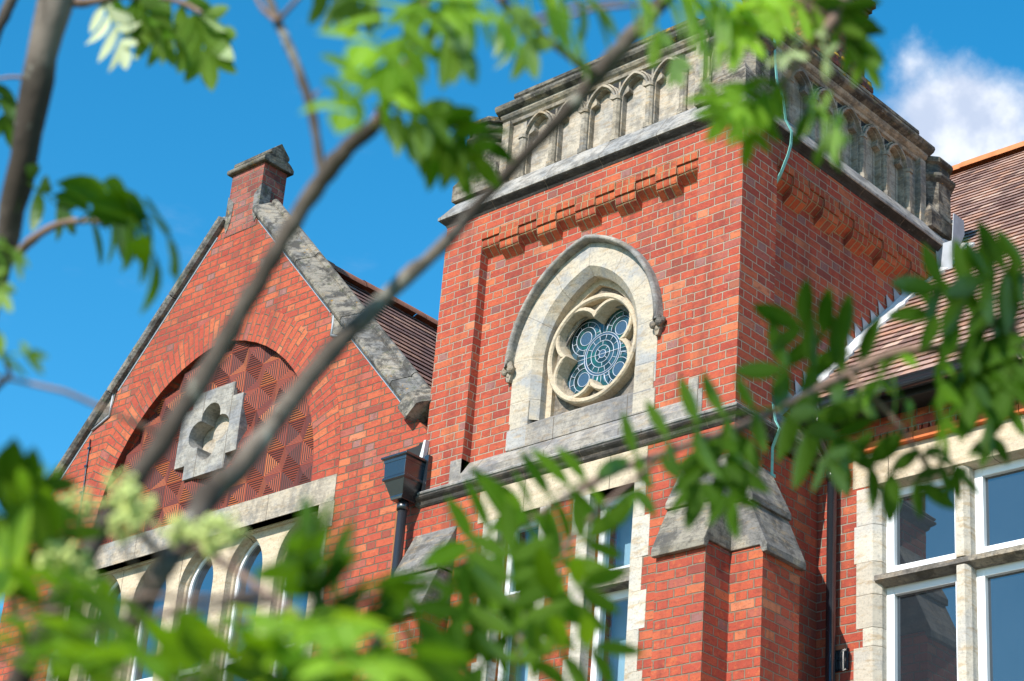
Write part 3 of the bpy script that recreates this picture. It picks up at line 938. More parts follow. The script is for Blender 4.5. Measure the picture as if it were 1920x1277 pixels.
    for (lx, lz) in lob:
        def outside(pts):
            run = []
            for q in pts + [None]:
                if q is not None and math.hypot(q[0] - TC, q[1] - cz) > 0.197: run.append(q)
                else:
                    if len(run) > 2: came(run, 0.0055, False)
                    run = []
        for r in (0.062, 0.105, 0.152):
            cc = circle(lx, lz, r, 36, math.atan2(cz - lz, TC - lx)); outside(cc + cc[:1])
        for k in range(10):
            a = 2 * math.pi * k / 10 + 0.2
            if math.hypot(lx + 0.152 * math.cos(a) - TC, lz + 0.152 * math.sin(a) - cz) > 0.2: came([(lx + r * math.cos(a), lz + r * math.sin(a)) for r in (0.105, 0.152)], 0.0045, False)
    for k in range(4):
        a = k * math.pi / 2
        came([(TC + r * math.cos(a), cz + r * math.sin(a)) for r in (0.195, 0.28)], 0.005, False)
        for da in (-0.16, 0.16):
            came([(TC + r * math.cos(a + da), cz + r * math.sin(a + da)) for r in (0.195, 0.27)], 0.005, False)
    ld.build('lead_cames', M['lead_came'], gl)
    rr = MB()
    for (lx, lz) in lob: rr.prism(circle(lx, lz, 0.061, 20), 'y', yg - 0.002, yg + 0.001)
    for r0, r1, in ((0.174, 0.195),):
        rr.loft([[(q[0], yg - 0.0015, q[1]) for q in circle(TC, cz, r0, 36)], [(q[0], yg - 0.0015, q[1]) for q in circle(TC, cz, r1, 36)]], closed=True)
    rr.prism(circle(TC, cz, 0.033, 18), 'y', yg - 0.002, yg + 0.001)
    rr.build('glass_roundels', M['glass_roundel'], gl)
    # sill stones under the window, then the sloping string course
    sl_ = MB()
    prof = [(0.30, 8.955), (0.165, 8.945), (0.085, 8.885), (0.085, 8.695), (0.3, 8.695)]
    sl_.loft([[(TC - 0.745, y, z) for y, z in prof], [(TC + 0.745, y, z) for y, z in prof]])
    sl_.build('window_sill', M['stone_sill'], surround)
quatrefoil_window()

def string_course():
    b = MB()
    # sloping weathering of the front and right panels down to the string course
    prof = [(RD + 0.03, 8.70), (RD - 0.006, 8.695), (0.012, 8.575), (-0.006, 8.562), (-0.006, 8.485), (0.1, 8.485)]
    b.loft([[(XL + PW, y, z) for y, z in prof], [(XR - PW, y, z) for y, z in prof]])
    b.loft([[(-y, PW, z) for y, z in prof], [(-y, YB - PW, z) for y, z in prof]])
    # upright stones on the piers beside the slope
    for x0, x1 in ((XL + PW - 0.125, XL + PW), (XR - PW, XR - PW + 0.14)):
        b.box(x0, x1, -0.007, 0.2, 8.485, 8.70)
    b.box(XR - PW, XR - PW + 0.10, -0.005, 0.2, 8.70, 8.81)
    b.build('weathered_sill', M['stone_sill'], tower)
    b = MB()
    def run(prof):
        def lp(o, z): return [(XL - o, 0.2, z), (XL - o, -o, z), (XR + o, -o, z), (XR + o, 1.14, z)]
        b.loft([lp(o, z) for o, z in prof])
    run([(0.0, 8.49), (0.045, 8.478), (0.062, 8.462), (0.058, 8.448), (0.046, 8.440)])
    b.build('string_course', M['stone_cornice'], tower)
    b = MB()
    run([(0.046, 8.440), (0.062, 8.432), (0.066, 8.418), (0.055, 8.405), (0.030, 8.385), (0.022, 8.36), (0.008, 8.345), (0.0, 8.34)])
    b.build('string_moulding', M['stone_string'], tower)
string_course()

def tower_lower_windows():
    b = MB()
    b.prism([(-2.60, 8.06), (-0.83, 8.06), (-0.83, 8.338), (-2.60, 8.338)], 'y', -0.005, 0.2)
    b.build('window_lintel', M['stone_cream'], tower)
    for x0, x1 in ((-1.395, -0.945), (-2.365, -1.915)):
        for side in (0, 1):
            q = MB()
            z = 8.06; k = 0
            while z > 4.6:
                h = random.uniform(0.24, 0.36)
                w = 0.115 + (0.0 if (k + side) % 2 else 0.055)
                q.cur = random.random()
                if side: q.box(x1 - 0.002, x1 + w, -0.004, 0.10, z - h, z)
                else: q.box(x0 - w, x0 + 0.002, -0.004, 0.10, z - h, z)
                z -= h; k += 1
            q.build('window_jamb', M['stone_quoin'], tower, bevel=0.004)
        t = MB(); t.prism([(0.0, 7.262), (0.0, 7.372), (0.15, 7.40), (0.2, 7.40), (0.2, 7.262)], 'x', x0, x1)
        t.build('transom', M['stone_dirty'], tower)
        f = MB(); yf = 0.13
        gx = MB(); gx.box(x0 + 0.02, x1 - 0.02, yf + 0.03, yf + 0.036, 4.62, 8.04)
        for (za, zb) in ((7.40, 8.058), (4.6, 7.262)):
            f.box(x0, x0 + 0.06, yf, yf + 0.07, za, zb); f.box(x1 - 0.06, x1, yf, yf + 0.07, za, zb)
            f.box(x0 + 0.06, x1 - 0.06, yf, yf + 0.07, za, za + 0.055); f.box(x0 + 0.06, x1 - 0.06, yf, yf + 0.07, zb - 0.07, zb)
        w = f.build('sash_window', M['frame'], tower, bevel=0.004)
        gx.build('pane', M['glass_clear'], w)
    r = MB()
    # pale room behind the two windows
    r.box(-2.9, -0.5, 0.36, 0.40, 4.4, 8.3); r.f = []; r.v = []; r.uv = []; r.rnd = []; r.sm = []
    for q in ([(-2.9, 0.40, 4.4), (-0.5, 0.40, 4.4), (-0.5, 0.40, 8.12), (-2.9, 0.40, 8.12)],
              [(-2.9, 0.35, 8.12), (-0.5, 0.35, 8.12), (-0.5, 1.1, 8.12), (-2.9, 1.1, 8.12)],
              [(-1.45, 0.35, 4.4), (-1.45, 1.1, 4.4), (-1.45, 1.1, 8.12), (-1.45, 0.35, 8.12)],
              [(-0.9, 0.35, 4.4), (-0.9, 1.1, 4.4), (-0.9, 1.1, 8.12), (-0.9, 0.35, 8.12)],
              [(-1.88, 0.35, 4.4), (-1.88, 1.1, 4.4), (-1.88, 1.1, 8.12), (-1.88, 0.35, 8.12)],
              [(-2.45, 0.35, 4.4), (-2.45, 1.1, 4.4), (-2.45, 1.1, 8.12), (-2.45, 0.35, 8.12)]):
        r.poly(q)
    r.build('room_wall', M['room'], tower, recalc=False)
tower_lower_windows()

def buttresses():
    """angle buttresses on the front corners, each with a two tier sloping stone cap"""
    PR = 0.29
    def one(mapf, w0, w1):
        # p = projection, w along the wall
        b = MB()
        def q(p, w, z): return mapf(p, w, z)
        lo = [q(0, w0, 0), q(PR, w0, 0), q(PR, w1, 0), q(0, w1, 0)]; hi = [(x, y, 7.30) for x, y, z in lo]
        b.loft([lo, hi], closed=True, caps=True)
        bt = b.build('buttress', M['brick_low'], tower)
        c = MB()
        for prof in ([(0, 8.10), (0.195, 7.715), (0.195, 7.665), (0.150, 7.665), (0, 7.665)], [(0, 7.70), (0.16, 7.69), (PR + 0.045, 7.30), (PR + 0.045, 7.245), (PR + 0.001, 7.245), (PR - 0.02, 7.302), (0, 7.302)]):
            c.cur = random.random()
            loops = []
            for w in (w0 - 0.018, w1 + 0.018): loops.append([q(p, w, z) for p, z in prof])
            c.loft(loops, closed=True); c.poly(loops[0]); c.poly(loops[1])
        c.build('buttress_cap', M['stone_cap'], bt, bevel=0.006)
    one(lambda p, w, z: (w, -p, z), XR - PW, XR - 0.002)
    one(lambda p, w, z: (p, w, z), 0.002, PW)
    one(lambda p, w, z: (w, -p, z), XL, XL + PW)
buttresses()

# ------------------------------------------------------------------ the gabled wing on the left
GC, GA, GS = -6.35, 12.40, 1.098
gable = empty('gabled_wing', (GC, 4, 0), 'red brick gable with stone coping, terracotta arch and row of lancet windows', 'building')

def tile_roof(mat, p0, along, up, rows, length, gauge=0.13, thick=0.018, s0=0.0, tw=0.166, keep=None):
    """clay tile slope; p0 = eave corner, along and up = unit vectors; returns MB"""
    b = MB(); along = Vector(along); up = Vector(up); n = along.cross(up)
    if n.z < 0: n = -n
    p0 = Vector(p0)
    N = int(length / tw) + 1
    for i in range(rows):
        s = i * gauge
        off = (i % 2) * tw / 2
        for j in range(N):
            u0 = j * tw - off; u1 = u0 + tw
            u0 = max(0, u0); u1 = min(length, u1)
            if keep:
                u0 = max(u0, keep(i))
            if u1 - u0 < 0.01: continue
            t = thick + random.uniform(-0.0015, 0.0018); e = random.uniform(-0.0015, 0.0015)
            def P(u, ss, h): return p0 + along * u + up * (s0 + ss) + n * h
            A, A2 = P(u0, s + 0.016 + e, 0.0), P(u1, s + 0.016 + e, 0.0)
            B, B2 = P(u0, s + e, t), P(u1, s + e, t)
            C, C2 = P(u0, s + gauge + 0.016, 0.002), P(u1, s + gauge + 0.016, 0.002)
            ids = b.pts([A, A2, B2, B, C2, C])
            uu0, uu1 = j * tw - off + 0.001 + 0.083 * 0 , j * tw - off + tw - 0.001
            ua, ub = j * tw + 0.002 - (tw / 2 if i % 2 else 0), j * tw + tw - 0.002 - (tw / 2 if i % 2 else 0)
            b.face((ids[0], ids[1], ids[2], ids[3]), [(ua + 0.05, i), (ub - 0.05, i), (ub - 0.05, i), (ua + 0.05, i)])
            b.face((ids[3], ids[2], ids[4], ids[5]), [(ua, i), (ub, i), (ub, i), (ua, i)])
    return b

def gable_wall():
    b = MB()
    xl = -9.3
    def zr(x): return GA - abs(x - GC) * GS
    tym = xz(arch_loop(GC, 1.61, 1.81, 8.95, 8.905, 0))
    win = [(GC - 1.76, 4.8), (GC + 1.76, 4.8), (GC + 1.76, 8.655), (GC - 1.76, 8.655)]
    outer = [(xl, 0), (XL - 0.001, 0), (XL - 0.001, zr(XL)), (GC + 0.2, zr(GC + 0.2)), (GC + 0.2, 12.70), (GC - 0.2, 12.70), (GC - 0.2, zr(GC - 0.2)), (xl, zr(xl))]
    b.prism(outer, 'y', 0.0, 0.34, [tym, win])
    b.build('wall', M['brick_gable'], gable)
    # three ring brick arch round the tympanum
    r = MB()
    radii = (1.81, 2.155)
    loops = [arch_loop(GC, 1.61 + (q - 1.81), q, 8.95, 8.91, -0.003) for q in radii]
    mid = loop_len(arch_loop(GC, 1.61 + 0.17, 1.98, 8.95, 8.91, 0))
    loops = loops + [arch_loop(GC, 1.61, 1.81, 8.95, 8.91, 0.07)]
    order = [loops[2], loops[0], loops[1]]
    uvs = [[(0.0, q) for q in mid], [(0.04, q) for q in mid], [(0.385, q) for q in mid]]
    r.loft(order, uvs=uvs)
    r.build('brick_arch', M['brick_arch'], gable, recalc=False)
    # tympanum of pyramid tiles
    t = MB(); T = 0.245; k = 0
    x0 = GC - 7.5 * T; z0 = 8.905
    for i in range(15):
        for j in range(8):
            cx, cz = x0 + (i + 0.5) * T, z0 + (j + 0.5) * T
            if math.hypot(abs(cx - GC) - T / 2 + 0.2, max(0, cz - T / 2 - 8.95)) > 1.80: continue
            sgn = -1 if (i + j) % 2 else 1
            dep = 0.062 + sgn * 0.056
            h = T / 2 - 0.0012
            c4 = [(cx - h, cz - h), (cx + h, cz - h), (cx + h, cz + h), (cx - h, cz + h)]
            for q in range(4):
                a, b2 = c4[q], c4[(q + 1) % 4]
                t.cur = min(1, max(0, random.gauss(0.45, 0.38)))
                t.poly([(a[0], 0.062, a[1]), (b2[0], 0.062, b2[1]), (cx, dep, cz)], [(0, 0), (T, 0), (T / 2, T / 2)])
    ty = t.build('terracotta_tympanum', M['terracotta'], gable, recalc=False)
    bm = bmesh.new(); bm.from_mesh(ty.data)          # cut the square out that the stone panel fills
    ox, oz = GC - _root_inv(gable).x, 9.80 - _root_inv(gable).z
    for co, no in (((ox - 0.299, 0, oz), (1, 0, 0)), ((ox + 0.299, 0, oz), (1, 0, 0)), ((ox, 0, oz - 0.299), (0, 0, 1)), ((ox, 0, oz + 0.299), (0, 0, 1))):
        bmesh.ops.bisect_plane(bm, geom=bm.verts[:] + bm.edges[:] + bm.faces[:], plane_co=co, plane_no=no)
    gone = [f for f in bm.faces if abs(f.calc_center_median().x - ox) < 0.298 and abs(f.calc_center_median().z - oz) < 0.298]
    bmesh.ops.delete(bm, geom=gone, context='FACES')
    bm.to_mesh(ty.data); bm.free()
    # stepped stone with a sunk quatrefoil
    s = MB(); s.cur = 0.4
    A, B_ = 0.452, 0.30
    cz = 9.80
    cross = [(A, -B_), (A, B_), (B_, B_), (B_, A), (-B_, A), (-B_, B_), (-A, B_), (-A, -B_), (-B_, -B_), (-B_, -A), (B_, -A), (B_, -B_)]
    cross = [(GC + x, cz + z) for x, z in cross]
    fo = foil(GC, cz, 0.158, 0.138, 4, 0.0)
    s.prism(cross, 'y', 0.006, 0.185, [fo])
    st = s.build('quatrefoil_panel', M['stone_foil'], gable, bevel=0.004)
    s = MB(); s.prism([(GC - 0.32, cz - 0.32), (GC + 0.32, cz - 0.32), (GC + 0.32, cz + 0.32), (GC - 0.32, cz + 0.32)], 'y', 0.185, 0.20)
    s.build('panel_back', M['stone_panel'], st)
    # lintel over the lancet group
    l = MB(); l.prism([(GC - 1.95, 8.655), (GC + 1.95, 8.655), (GC + 1.95, 8.908), (GC - 1.95, 8.908)], 'y', -0.008, 0.2)
    for sg in (-1, 1):
        xa, xb = sorted((GC + sg * 1.76, GC + sg * 1.90))
        z = 8.655
        while z > 5:
            h = random.uniform(0.2, 0.34); l.cur = random.random()
            l.box(xa if sg > 0 else xa - random.choice((0, 0.06)), xb + (random.choice((0, 0.06)) if sg > 0 else 0), -0.006, 0.15, z - h, z - 0.001); z -= h
    l.build('window_lintel', M['stone_lintel'], gable)
gable_wall()

def lancets():
    a, r = 0.25, 0.42
    z0 = 8.255
    cs = [GC + i * 0.685 for i in (-2, -1, 0, 1, 2)]
    holes = [xz(arch_loop(c, a, r, z0, 5.2, 0, 10)) for c in cs]
    p = MB()
    p.prism([(GC - 1.765, 4.8), (GC + 1.765, 4.8), (GC + 1.765, 8.655), (GC - 1.765, 8.655)], 'y', 0.12, 0.15, holes)
    # splayed reveals
    for c in cs:
        p.loft([arch_loop(c, a + 0.001, r + 0.001, z0, 5.2, 0.121, 10), arch_loop(c, a - 0.008, r - 0.008, z0, 5.2, 0.185, 10), arch_loop(c, a - 0.024, r - 0.024, z0, 5.2, 0.20, 10), arch_loop(c, a - 0.024, r - 0.024, z0, 5.2, 0.30, 10)])
    p.box(GC - 1.76, GC + 1.76, 0.09, 0.13, 8.63, 8.654)
    p.build('window_arcade', M['stone_cream'], gable)
    for c in cs:
        f = MB()
        b_ = a - 0.025
        def L(d, y): return arch_loop(c, b_ - d, r - (a - b_) - d, z0, 5.2, y, 10)
        f.loft([L(0, 0.28), L(0, 0.225), L(0.032, 0.225), L(0.036, 0.28)])
        f.box(c - b_ + 0.03, c + b_ - 0.03, 0.225, 0.28, 7.44, 7.50)
        f.box(c - b_ + 0.03, c + b_ - 0.03, 0.225, 0.28, 5.2, 5.26)
        w = f.build('lancet_window', M['frame'], gable)
        g = MB(); g.prism(xz(L(0.02, 0)), 'y', 0.245, 0.25)
        g.build('pane', M['glass_blue'], w)
lancets()

def coping():
    sA = math.atan(GS); nn = (math.sin(sA), math.cos(sA))
    for sg in (1, -1):
        def P(d, n, y): return (GC + sg * (d + n * nn[0]), y, GA - d * GS + n * nn[1])
        prof = [(0.0, 0.06), (0.0, -0.05), (0.028, -0.075), (0.062, -0.08), (0.075, -0.06)]
        for i in range(1, 5): prof.append((0.075 + 0.095 * i / 4, -0.06 + 0.12 * i / 4))
        for i in range(9):
            t = math.pi * (1.2 - 1.5 * i / 8)
            prof.append((0.195 + 0.040 * math.sin(t), 0.105 + 0.040 * math.cos(t)))
        prof += [(0.12, 0.28), (0.08, 0.36), (0.0, 0.36)]
        d1 = 2.78 if sg > 0 else 3.0
        c = MB()
        ds = [0.25 if sg > 0 else 0.2]
        while ds[-1] < d1 - 0.5: ds.append(ds[-1] + random.uniform(0.62, 0.8))
        ds.append(d1)
        for i in range(len(ds) - 1):
            c.cur = random.random()
            lp = [[P(dd, n, y) for n, y in prof] for dd in (ds[i] + 0.003, ds[i + 1] - 0.003)]
            c.loft(lp, closed=True); c.poly(lp[0]); c.poly(lp[1])
        # foot stone
        c.cur = 0.45
        fp = [(-0.03, 0.1), (-0.05, -0.10), (-0.02, -0.12), (0.12, -0.12), (0.16, -0.08), (0.28, 0.12), (0.28, 0.3)]
        lp = [[P(dd, n, y) for n, y in fp] for dd in (d1 + 0.002, d1 + 0.125)]
        c.loft(lp, closed=True); c.poly(lp[0]); c.poly(lp[1])
        cp = c.build('coping', M['stone_coping'], gable, bevel=0.004)
        # kneeler stone halfway down
        kq = MB()
        q = [(1.62, 0.0), (1.60, -0.005), (1.63, None), (1.9, None)]
        poly = [P(1.60, 0.0, 0)[::2], (GC + sg * 1.655, GA - 1.6 * GS - 0.27), (GC + sg * 1.90, GA - 1.90 * GS - 0.01), P(1.94, 0.0, 0)[::2]]
        kq.prism(poly, 'y', -0.012, 0.1)
        kq.build('kneeler', M['stone_coping'], cp)
        # lead flashing along the underside
        fl = MB()
        for da, db in ((0.33, 1.60), (1.94, d1 + 0.1)):
            qa = [P(da, -0.004, -0.006), P(db, -0.004, -0.006), P(db, -0.03, -0.006), P(da, -0.03, -0.006)]
            qb = [(x, y + 0.01, z) for x, y, z in qa]
            fl.loft([qa, qb], closed=True); fl.poly(qa)
        e = [(GC + sg * 1.648, GA - 1.6 * GS), (GC + sg * 1.648, GA - 1.6 * GS - 0.28), (GC + sg * 1.91, GA - 1.93 * GS - 0.02)]
        for (xa, za), (xb, zb) in zip(e[:-1], e[1:]):
            fl.tube([(xa, -0.012, za), (xb, -0.012, zb)], 0.012, 6)
        fl.build('lead_flashing', M['lead'], cp)
coping()

def apex_block():
    b = MB()
    PC = GC + 0.035
    x0, x1 = PC - 0.245, PC + 0.245
    b.box(x0, x1, -0.006, 0.30, 11.98, 12.72)
    ap = b.build('gable_pier', M['brick_old'], gable)
    s = MB(); s.cur = 0.4
    def lp(x, z0):
        pr = [(-0.046, z0), (-0.056, z0 + 0.015), (-0.054, z0 + 0.045), (-0.01, z0 + 0.085), (0.045, z0 + 0.115), (0.022, z0 + 0.125), (0.024, z0 + 0.16), (0.147, z0 + 0.275),
              (0.27, z0 + 0.16), (0.272, z0 + 0.125), (0.25, z0 + 0.115), (0.305, z0 + 0.085), (0.35, z0 + 0.045), (0.35, z0)]
        return [(x, y, z) for y, z in pr]
    a, b_ = lp(x0 - 0.045, 12.712), lp(x1 + 0.045, 12.712)
    s.loft([a, b_], closed=True); s.poly(a); s.poly(b_)
    s.build('pier_cap', M['stone_lichen'], ap, bevel=0.006)
    # stone shoulders where the copings meet the pier
    for sg in (-1, 1):
        k = MB()
        x = PC + sg * 0.245
        k.cur = random.random()
        pts = [(x - sg * 0.09, 12.36), (x + sg * 0.012, 12.46), (x + sg * 0.012, 12.12), (x - sg * 0.03, 12.02), (x - sg * 0.075, 12.14)]
        k.prism(pts, 'y', -0.014, 0.12)
        k.build('pier_shoulder', M['stone_coping'], ap)
apex_block()

def gable_roof():
    sA = math.atan(GS)
    zr, xr = 12.09, GC + 0.02
    slope = (XL + 0.05 - xr) / math.cos(sA)
    rows = int(slope / 0.13)
    eave = (XL + 0.05, 0.3, zr - (XL + 0.05 - xr) * GS)
    rf = tile_roof(M['tile_dark'], eave, (0, 1, 0), (-math.cos(sA), 0, math.sin(sA)), rows, 8.5)
    r = rf.build('roof', M['tile_dark'], gable, recalc=False)
    back = MB()
    back.poly([(xr, 0.3, zr - 0.02), (-9.3, 0.3, zr - (xr + 9.3) * GS), (-9.3, 9, zr - (xr + 9.3) * GS), (xr, 9, zr - 0.02)])
    back.poly([(xr, 0.3, zr - 0.12), (XL, 0.3, zr - (XL - xr) * GS - 0.12), (XL, 9, zr - (XL - xr) * GS - 0.12), (xr, 9, zr - 0.12)])
    back.build('roof_far_slope', M['ridge_old'], gable, recalc=False)
    rd = MB(); y = 0.32; rd.smooth = True
    while y < 8.6:
        rd.cur = random.random()
        prof = [(0.13 * math.cos(t), 0.11 * math.sin(t)) for t in [math.pi * i / 10 for i in range(11)]]
        d = random.uniform(-0.006, 0.006)
        lo = [(xr + px, y, zr - 0.035 + pz + d) for px, pz in prof]; hi = [(xr + px, y + 0.445, zr - 0.035 + pz + d) for px, pz in prof]
        rd.loft([lo, hi]); y += 0.45
    rd.build('ridge_tiles', M['ridge_old'], r, recalc=False)
    s = MB()
    s.box(-9.3, -9.0, 0.34, 9, 0, 8.9); s.box(-9.3, XL, 8.7, 9.0, 0, 8.9)
    s.build('side_wall', M['brick_gable'], gable)
gable_roof()

# ------------------------------------------------------------------ the wing on the right
wing = empty('tiled_wing', (2.5, 4, 0), 'red brick wing with brown tiled roof and stone mullioned window', 'building')
WY = 1.15

def wing_walls():
    x0, x1 = -0.049, 7.0
    op = [(0.45, 5.35), (2.70, 5.35), (2.70, 8.22), (0.45, 8.22)]
    op2 = [(3.96, 5.35), (6.23, 5.35), (6.23, 8.22), (3.96, 8.22)]
    b = MB()
    b.prism([(x0, 0), (x1, 0), (x1, 8.40), (x0, 8.40)], 'y', WY, WY + 0.35, [op, op2])
    b.box(x1 - 0.3, x1, WY + 0.35, 9, 0, 8.7); b.box(-0.05, x1, 9, 9.3, 0, 8.7)
    b.box(x0, x1, WY - 0.03, WY + 0.3, 8.565, 8.662)
    b.build('wall', M['brick_wing'], wing)
    # orange moulded string, notched course over it
    o = MB(); x = x0
    while x < x1:
        o.cur = random.random()
        o.box(x + 0.002, x + 0.222, WY - 0.055, WY + 0.2, 8.404, 8.472); x += 0.2255
    o.build('moulded_brick_band', M['brick_band'], wing, bevel=0.004)
    n = MB(); n.box(x0, x1, WY - 0.005, WY + 0.2, 8.473, 8.564)
    pitch = 0.0625; k = int((x1 - x0) / pitch)
    poly = [(x0, 8.564), (x0, 8.474)]
    for i in range(k):
        xa = x0 + i * pitch
        poly += [(xa + 0.012, 8.474), (xa + 0.031, 8.538), (xa + 0.050, 8.474)]
    poly += [(x0 + k * pitch, 8.474), (x0 + k * pitch, 8.564)]
    n.prism(poly, 'y', WY - 0.030, WY - 0.004)
    n.build('notched_brick_course', M['brick_wing'], wing)
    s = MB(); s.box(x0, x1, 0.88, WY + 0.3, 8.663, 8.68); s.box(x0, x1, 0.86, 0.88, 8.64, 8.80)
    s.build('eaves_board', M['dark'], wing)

def wing_window(xa, nl, lw, label=None):
    """stone mullioned and transomed window of nl lights"""
    st = MB()
    mull = [xa + i * lw for i in range(nl + 1)]
    zt, zb = 8.12, 5.4
    x1 = xa + nl * lw
    t = MB()
    t.cur = 0.55
    t.loft([[(xa - 0.21, y, z) for y, z in ((WY - 0.004, 8.403), (WY - 0.004, 8.135), (WY + 0.03, 8.12), (WY + 0.3, 8.12), (WY + 0.3, 8.403))],
            [(x1 + 0.21, y, z) for y, z in ((WY - 0.004, 8.403), (WY - 0.004, 8.135), (WY + 0.03, 8.12), (WY + 0.3, 8.12), (WY + 0.3, 8.403))]])
    win = t.build('stone_window', M['stone_cream'], wing, label=label)
    # quoined jambs with a chamfer
    for side in (0, 1):
        q = MB()
        z = 8.12; k = 0
        while z > zb:
            h = random.choice((0.145, 0.22, 0.26, 0.30)); q.cur = random.random()
            w = random.choice((0.115, 0.175, 0.195))
            e = -1 if side == 0 else 1
            X = xa if side == 0 else x1
            prof = [(X + e * w, WY + 0.1), (X + e * w, WY - 0.005), (X + e * 0.03, WY - 0.005), (X - e * 0.018, WY + 0.055), (X - e * 0.018, WY + 0.2), (X + e * 0.03, WY + 0.3)]
            q.prism(prof, 'z', max(z - h, zb), z - 0.002)
            z -= h; k += 1
        q.build('quoined_jamb', M['stone_quoin'], win, bevel=0.004)
    for xm in mull[1:-1]:
        mm = MB(); mm.cur = random.random()
        prof = [(xm - 0.062, WY + 0.22), (xm - 0.062, WY + 0.045), (xm - 0.032, WY - 0.002), (xm + 0.032, WY - 0.002), (xm + 0.062, WY + 0.045), (xm + 0.062, WY + 0.22)]
        for z0, z1 in ((7.408, 8.119), (zb, 7.345)):
            mm.prism(prof, 'z', z0, z1)
        mm.build('mullion', M['stone_quoin'], win, bevel=0.003)
    tr = MB(); tr.cur = 0.5
    prof = [(WY + 0.25, 7.42), (WY + 0.13, 7.42), (WY - 0.004, 7.398), (WY - 0.004, 7.358), (WY + 0.06, 7.33), (WY + 0.25, 7.33)]
    tr.loft([[(xa - 0.015, y, z) for y, z in prof], [(x1 + 0.015, y, z) for y, z in prof]]); 
    tr.build('transom', M['stone_dirty'], win)
    yf = WY + 0.115
    for i in range(nl):
        a = mull[i] + (0.014 if i == 0 else 0.060); b_ = mull[i + 1] - (0.014 if i == nl - 1 else 0.060)
        for (z0, z1) in ((7.42, 8.118), (zb, 7.333)):
            f = MB(); fw = 0.07
            f.box(a, a + fw, yf, yf + 0.08, z0, z1); f.box(b_ - fw * 0.8, b_, yf, yf + 0.08, z0, z1)
            f.box(a + fw, b_ - fw * 0.8, yf, yf + 0.08, z0, z0 + 0.075); f.box(a + fw, b_ - fw * 0.8, yf, yf + 0.08, z1 - 0.065, z1)
            w = f.build('casement', M['frame'], win, bevel=0.005)
            g = MB(); g.box(a + 0.03, b_ - 0.03, yf + 0.042, yf + 0.05, z0 + 0.03, z1 - 0.03)
            g.build('pane', M['glass'], win)
    return win
wing_walls()
wing_window(0.487, 3, 0.725, 'pale stone mullioned window nearest the tower')
wing_window(4.0, 3, 0.73)

def wing_roof():
    sl_ = 1.02; sA = math.atan(sl_)
    up = (0, math.cos(sA), math.sin(sA))
    e = (-4.25, 0.835, 8.80)
    L = (5.85 - 0.835) / math.cos(sA); rows = int(L / 0.13)
    rf = tile_roof(M['tile'], e, (1, 0, 0), up, rows, 11.45, keep=lambda i: 4.15 if i < 27 else 0.0)
    r = rf.build('roof', M['tile'], wing, recalc=False)
    b = MB(); b.poly([(-4.2, 5.85, 13.9), (7.2, 5.85, 13.9), (7.2, 10.9, 8.75), (-4.2, 10.9, 8.75)])
    b.poly([(-0.1, 0.835, 8.70), (7.2, 0.835, 8.70), (7.2, 5.85, 13.80), (-0.1, 5.85, 13.80)])
    b.build('roof_far_slope', M['ridge_old'], wing, recalc=False)
    rd = MB(); x = -4.2; rd.smooth = True
    while x < 7.2:
        d = random.uniform(-0.006, 0.006)
        prof = [(0.13 * math.cos(t), 0.12 * math.sin(t)) for t in [math.pi * i / 10 for i in range(11)]]
        rd.loft([[(x, 5.86 + py, 13.89 + pz + d) for py, pz in prof], [(x + 0.458, 5.86 + py, 13.89 + pz + d) for py, pz in prof]]); x += 0.45
    rd.build('ridge_tiles', M['ridge'], r, recalc=False)
    # lead and mortar where the slope meets the tower
    def zr(y): return 8.80 + (y - 0.835) * sl_
    f = MB(); y = 0.66
    xw = -0.094
    while y < 2.86:
        st = 0.118
        j = random.uniform(-0.012, 0.012)
        q = [(y, zr(y) + 0.012), (y - 0.028, zr(y) + 0.20 + j), (y + 0.075, zr(y + 0.075) + 0.085), (y + st, zr(y + st) + 0.085 + j), (y + st + 0.03, zr(y + st + 0.03) + 0.012)]
        xo = xw + random.uniform(0, 0.006)
        f.prism(q, 'x', xo, xo + 0.004)
        y += st
    # apron pieces round the back pier and turret
    f.prism([(2.84, zr(2.84) + 0.0), (2.80, zr(2.84) + 0.34), (2.95, zr(2.95) + 0.30), (3.10, zr(3.10) + 0.18), (3.10, zr(3.1))], 'x', 0.006, 0.012)
    f.prism([(3.01, 11.53), (3.18, 11.53), (3.186, 11.39), (3.08, 11.18), (3.0, 11.0), (2.933, 10.95), (2.985, 11.26)], 'x', 0.070, 0.078)
    f.prism([(-0.1, 2.838), (0.16, 2.838), (0.16, 2.844), (-0.1, 2.844)], 'z', zr(2.84) - 0.02, zr(2.84) + 0.30)
    f.build('lead_flashing', M['lead'], r)
    s = MB()
    n = Vector((0, -math.sin(sA), math.cos(sA)))
    L0, L1, prev = [], [], None
    a0, a1 = [], []
    for i in range(46):
        y = 0.80 + i * 0.0556
        z = zr(y)
        xo = -0.095 if y < 2.84 else 0.004
        wdt = random.uniform(0.085, 0.125)
        a0.append((xo, y - 0.045 * math.sin(sA), z + 0.045 * math.cos(sA) + 0.02)); a1.append((xo + wdt, y - 0.03 * math.sin(sA), z + 0.030 * math.cos(sA)))
    L2 = [(x, y + 0.05, z - 0.05) for x, y, z in a1]
    s.loft([a0, a1, L2])
    s.build('lead_strip', M['flaunching'], r, recalc=False)
wing_roof()

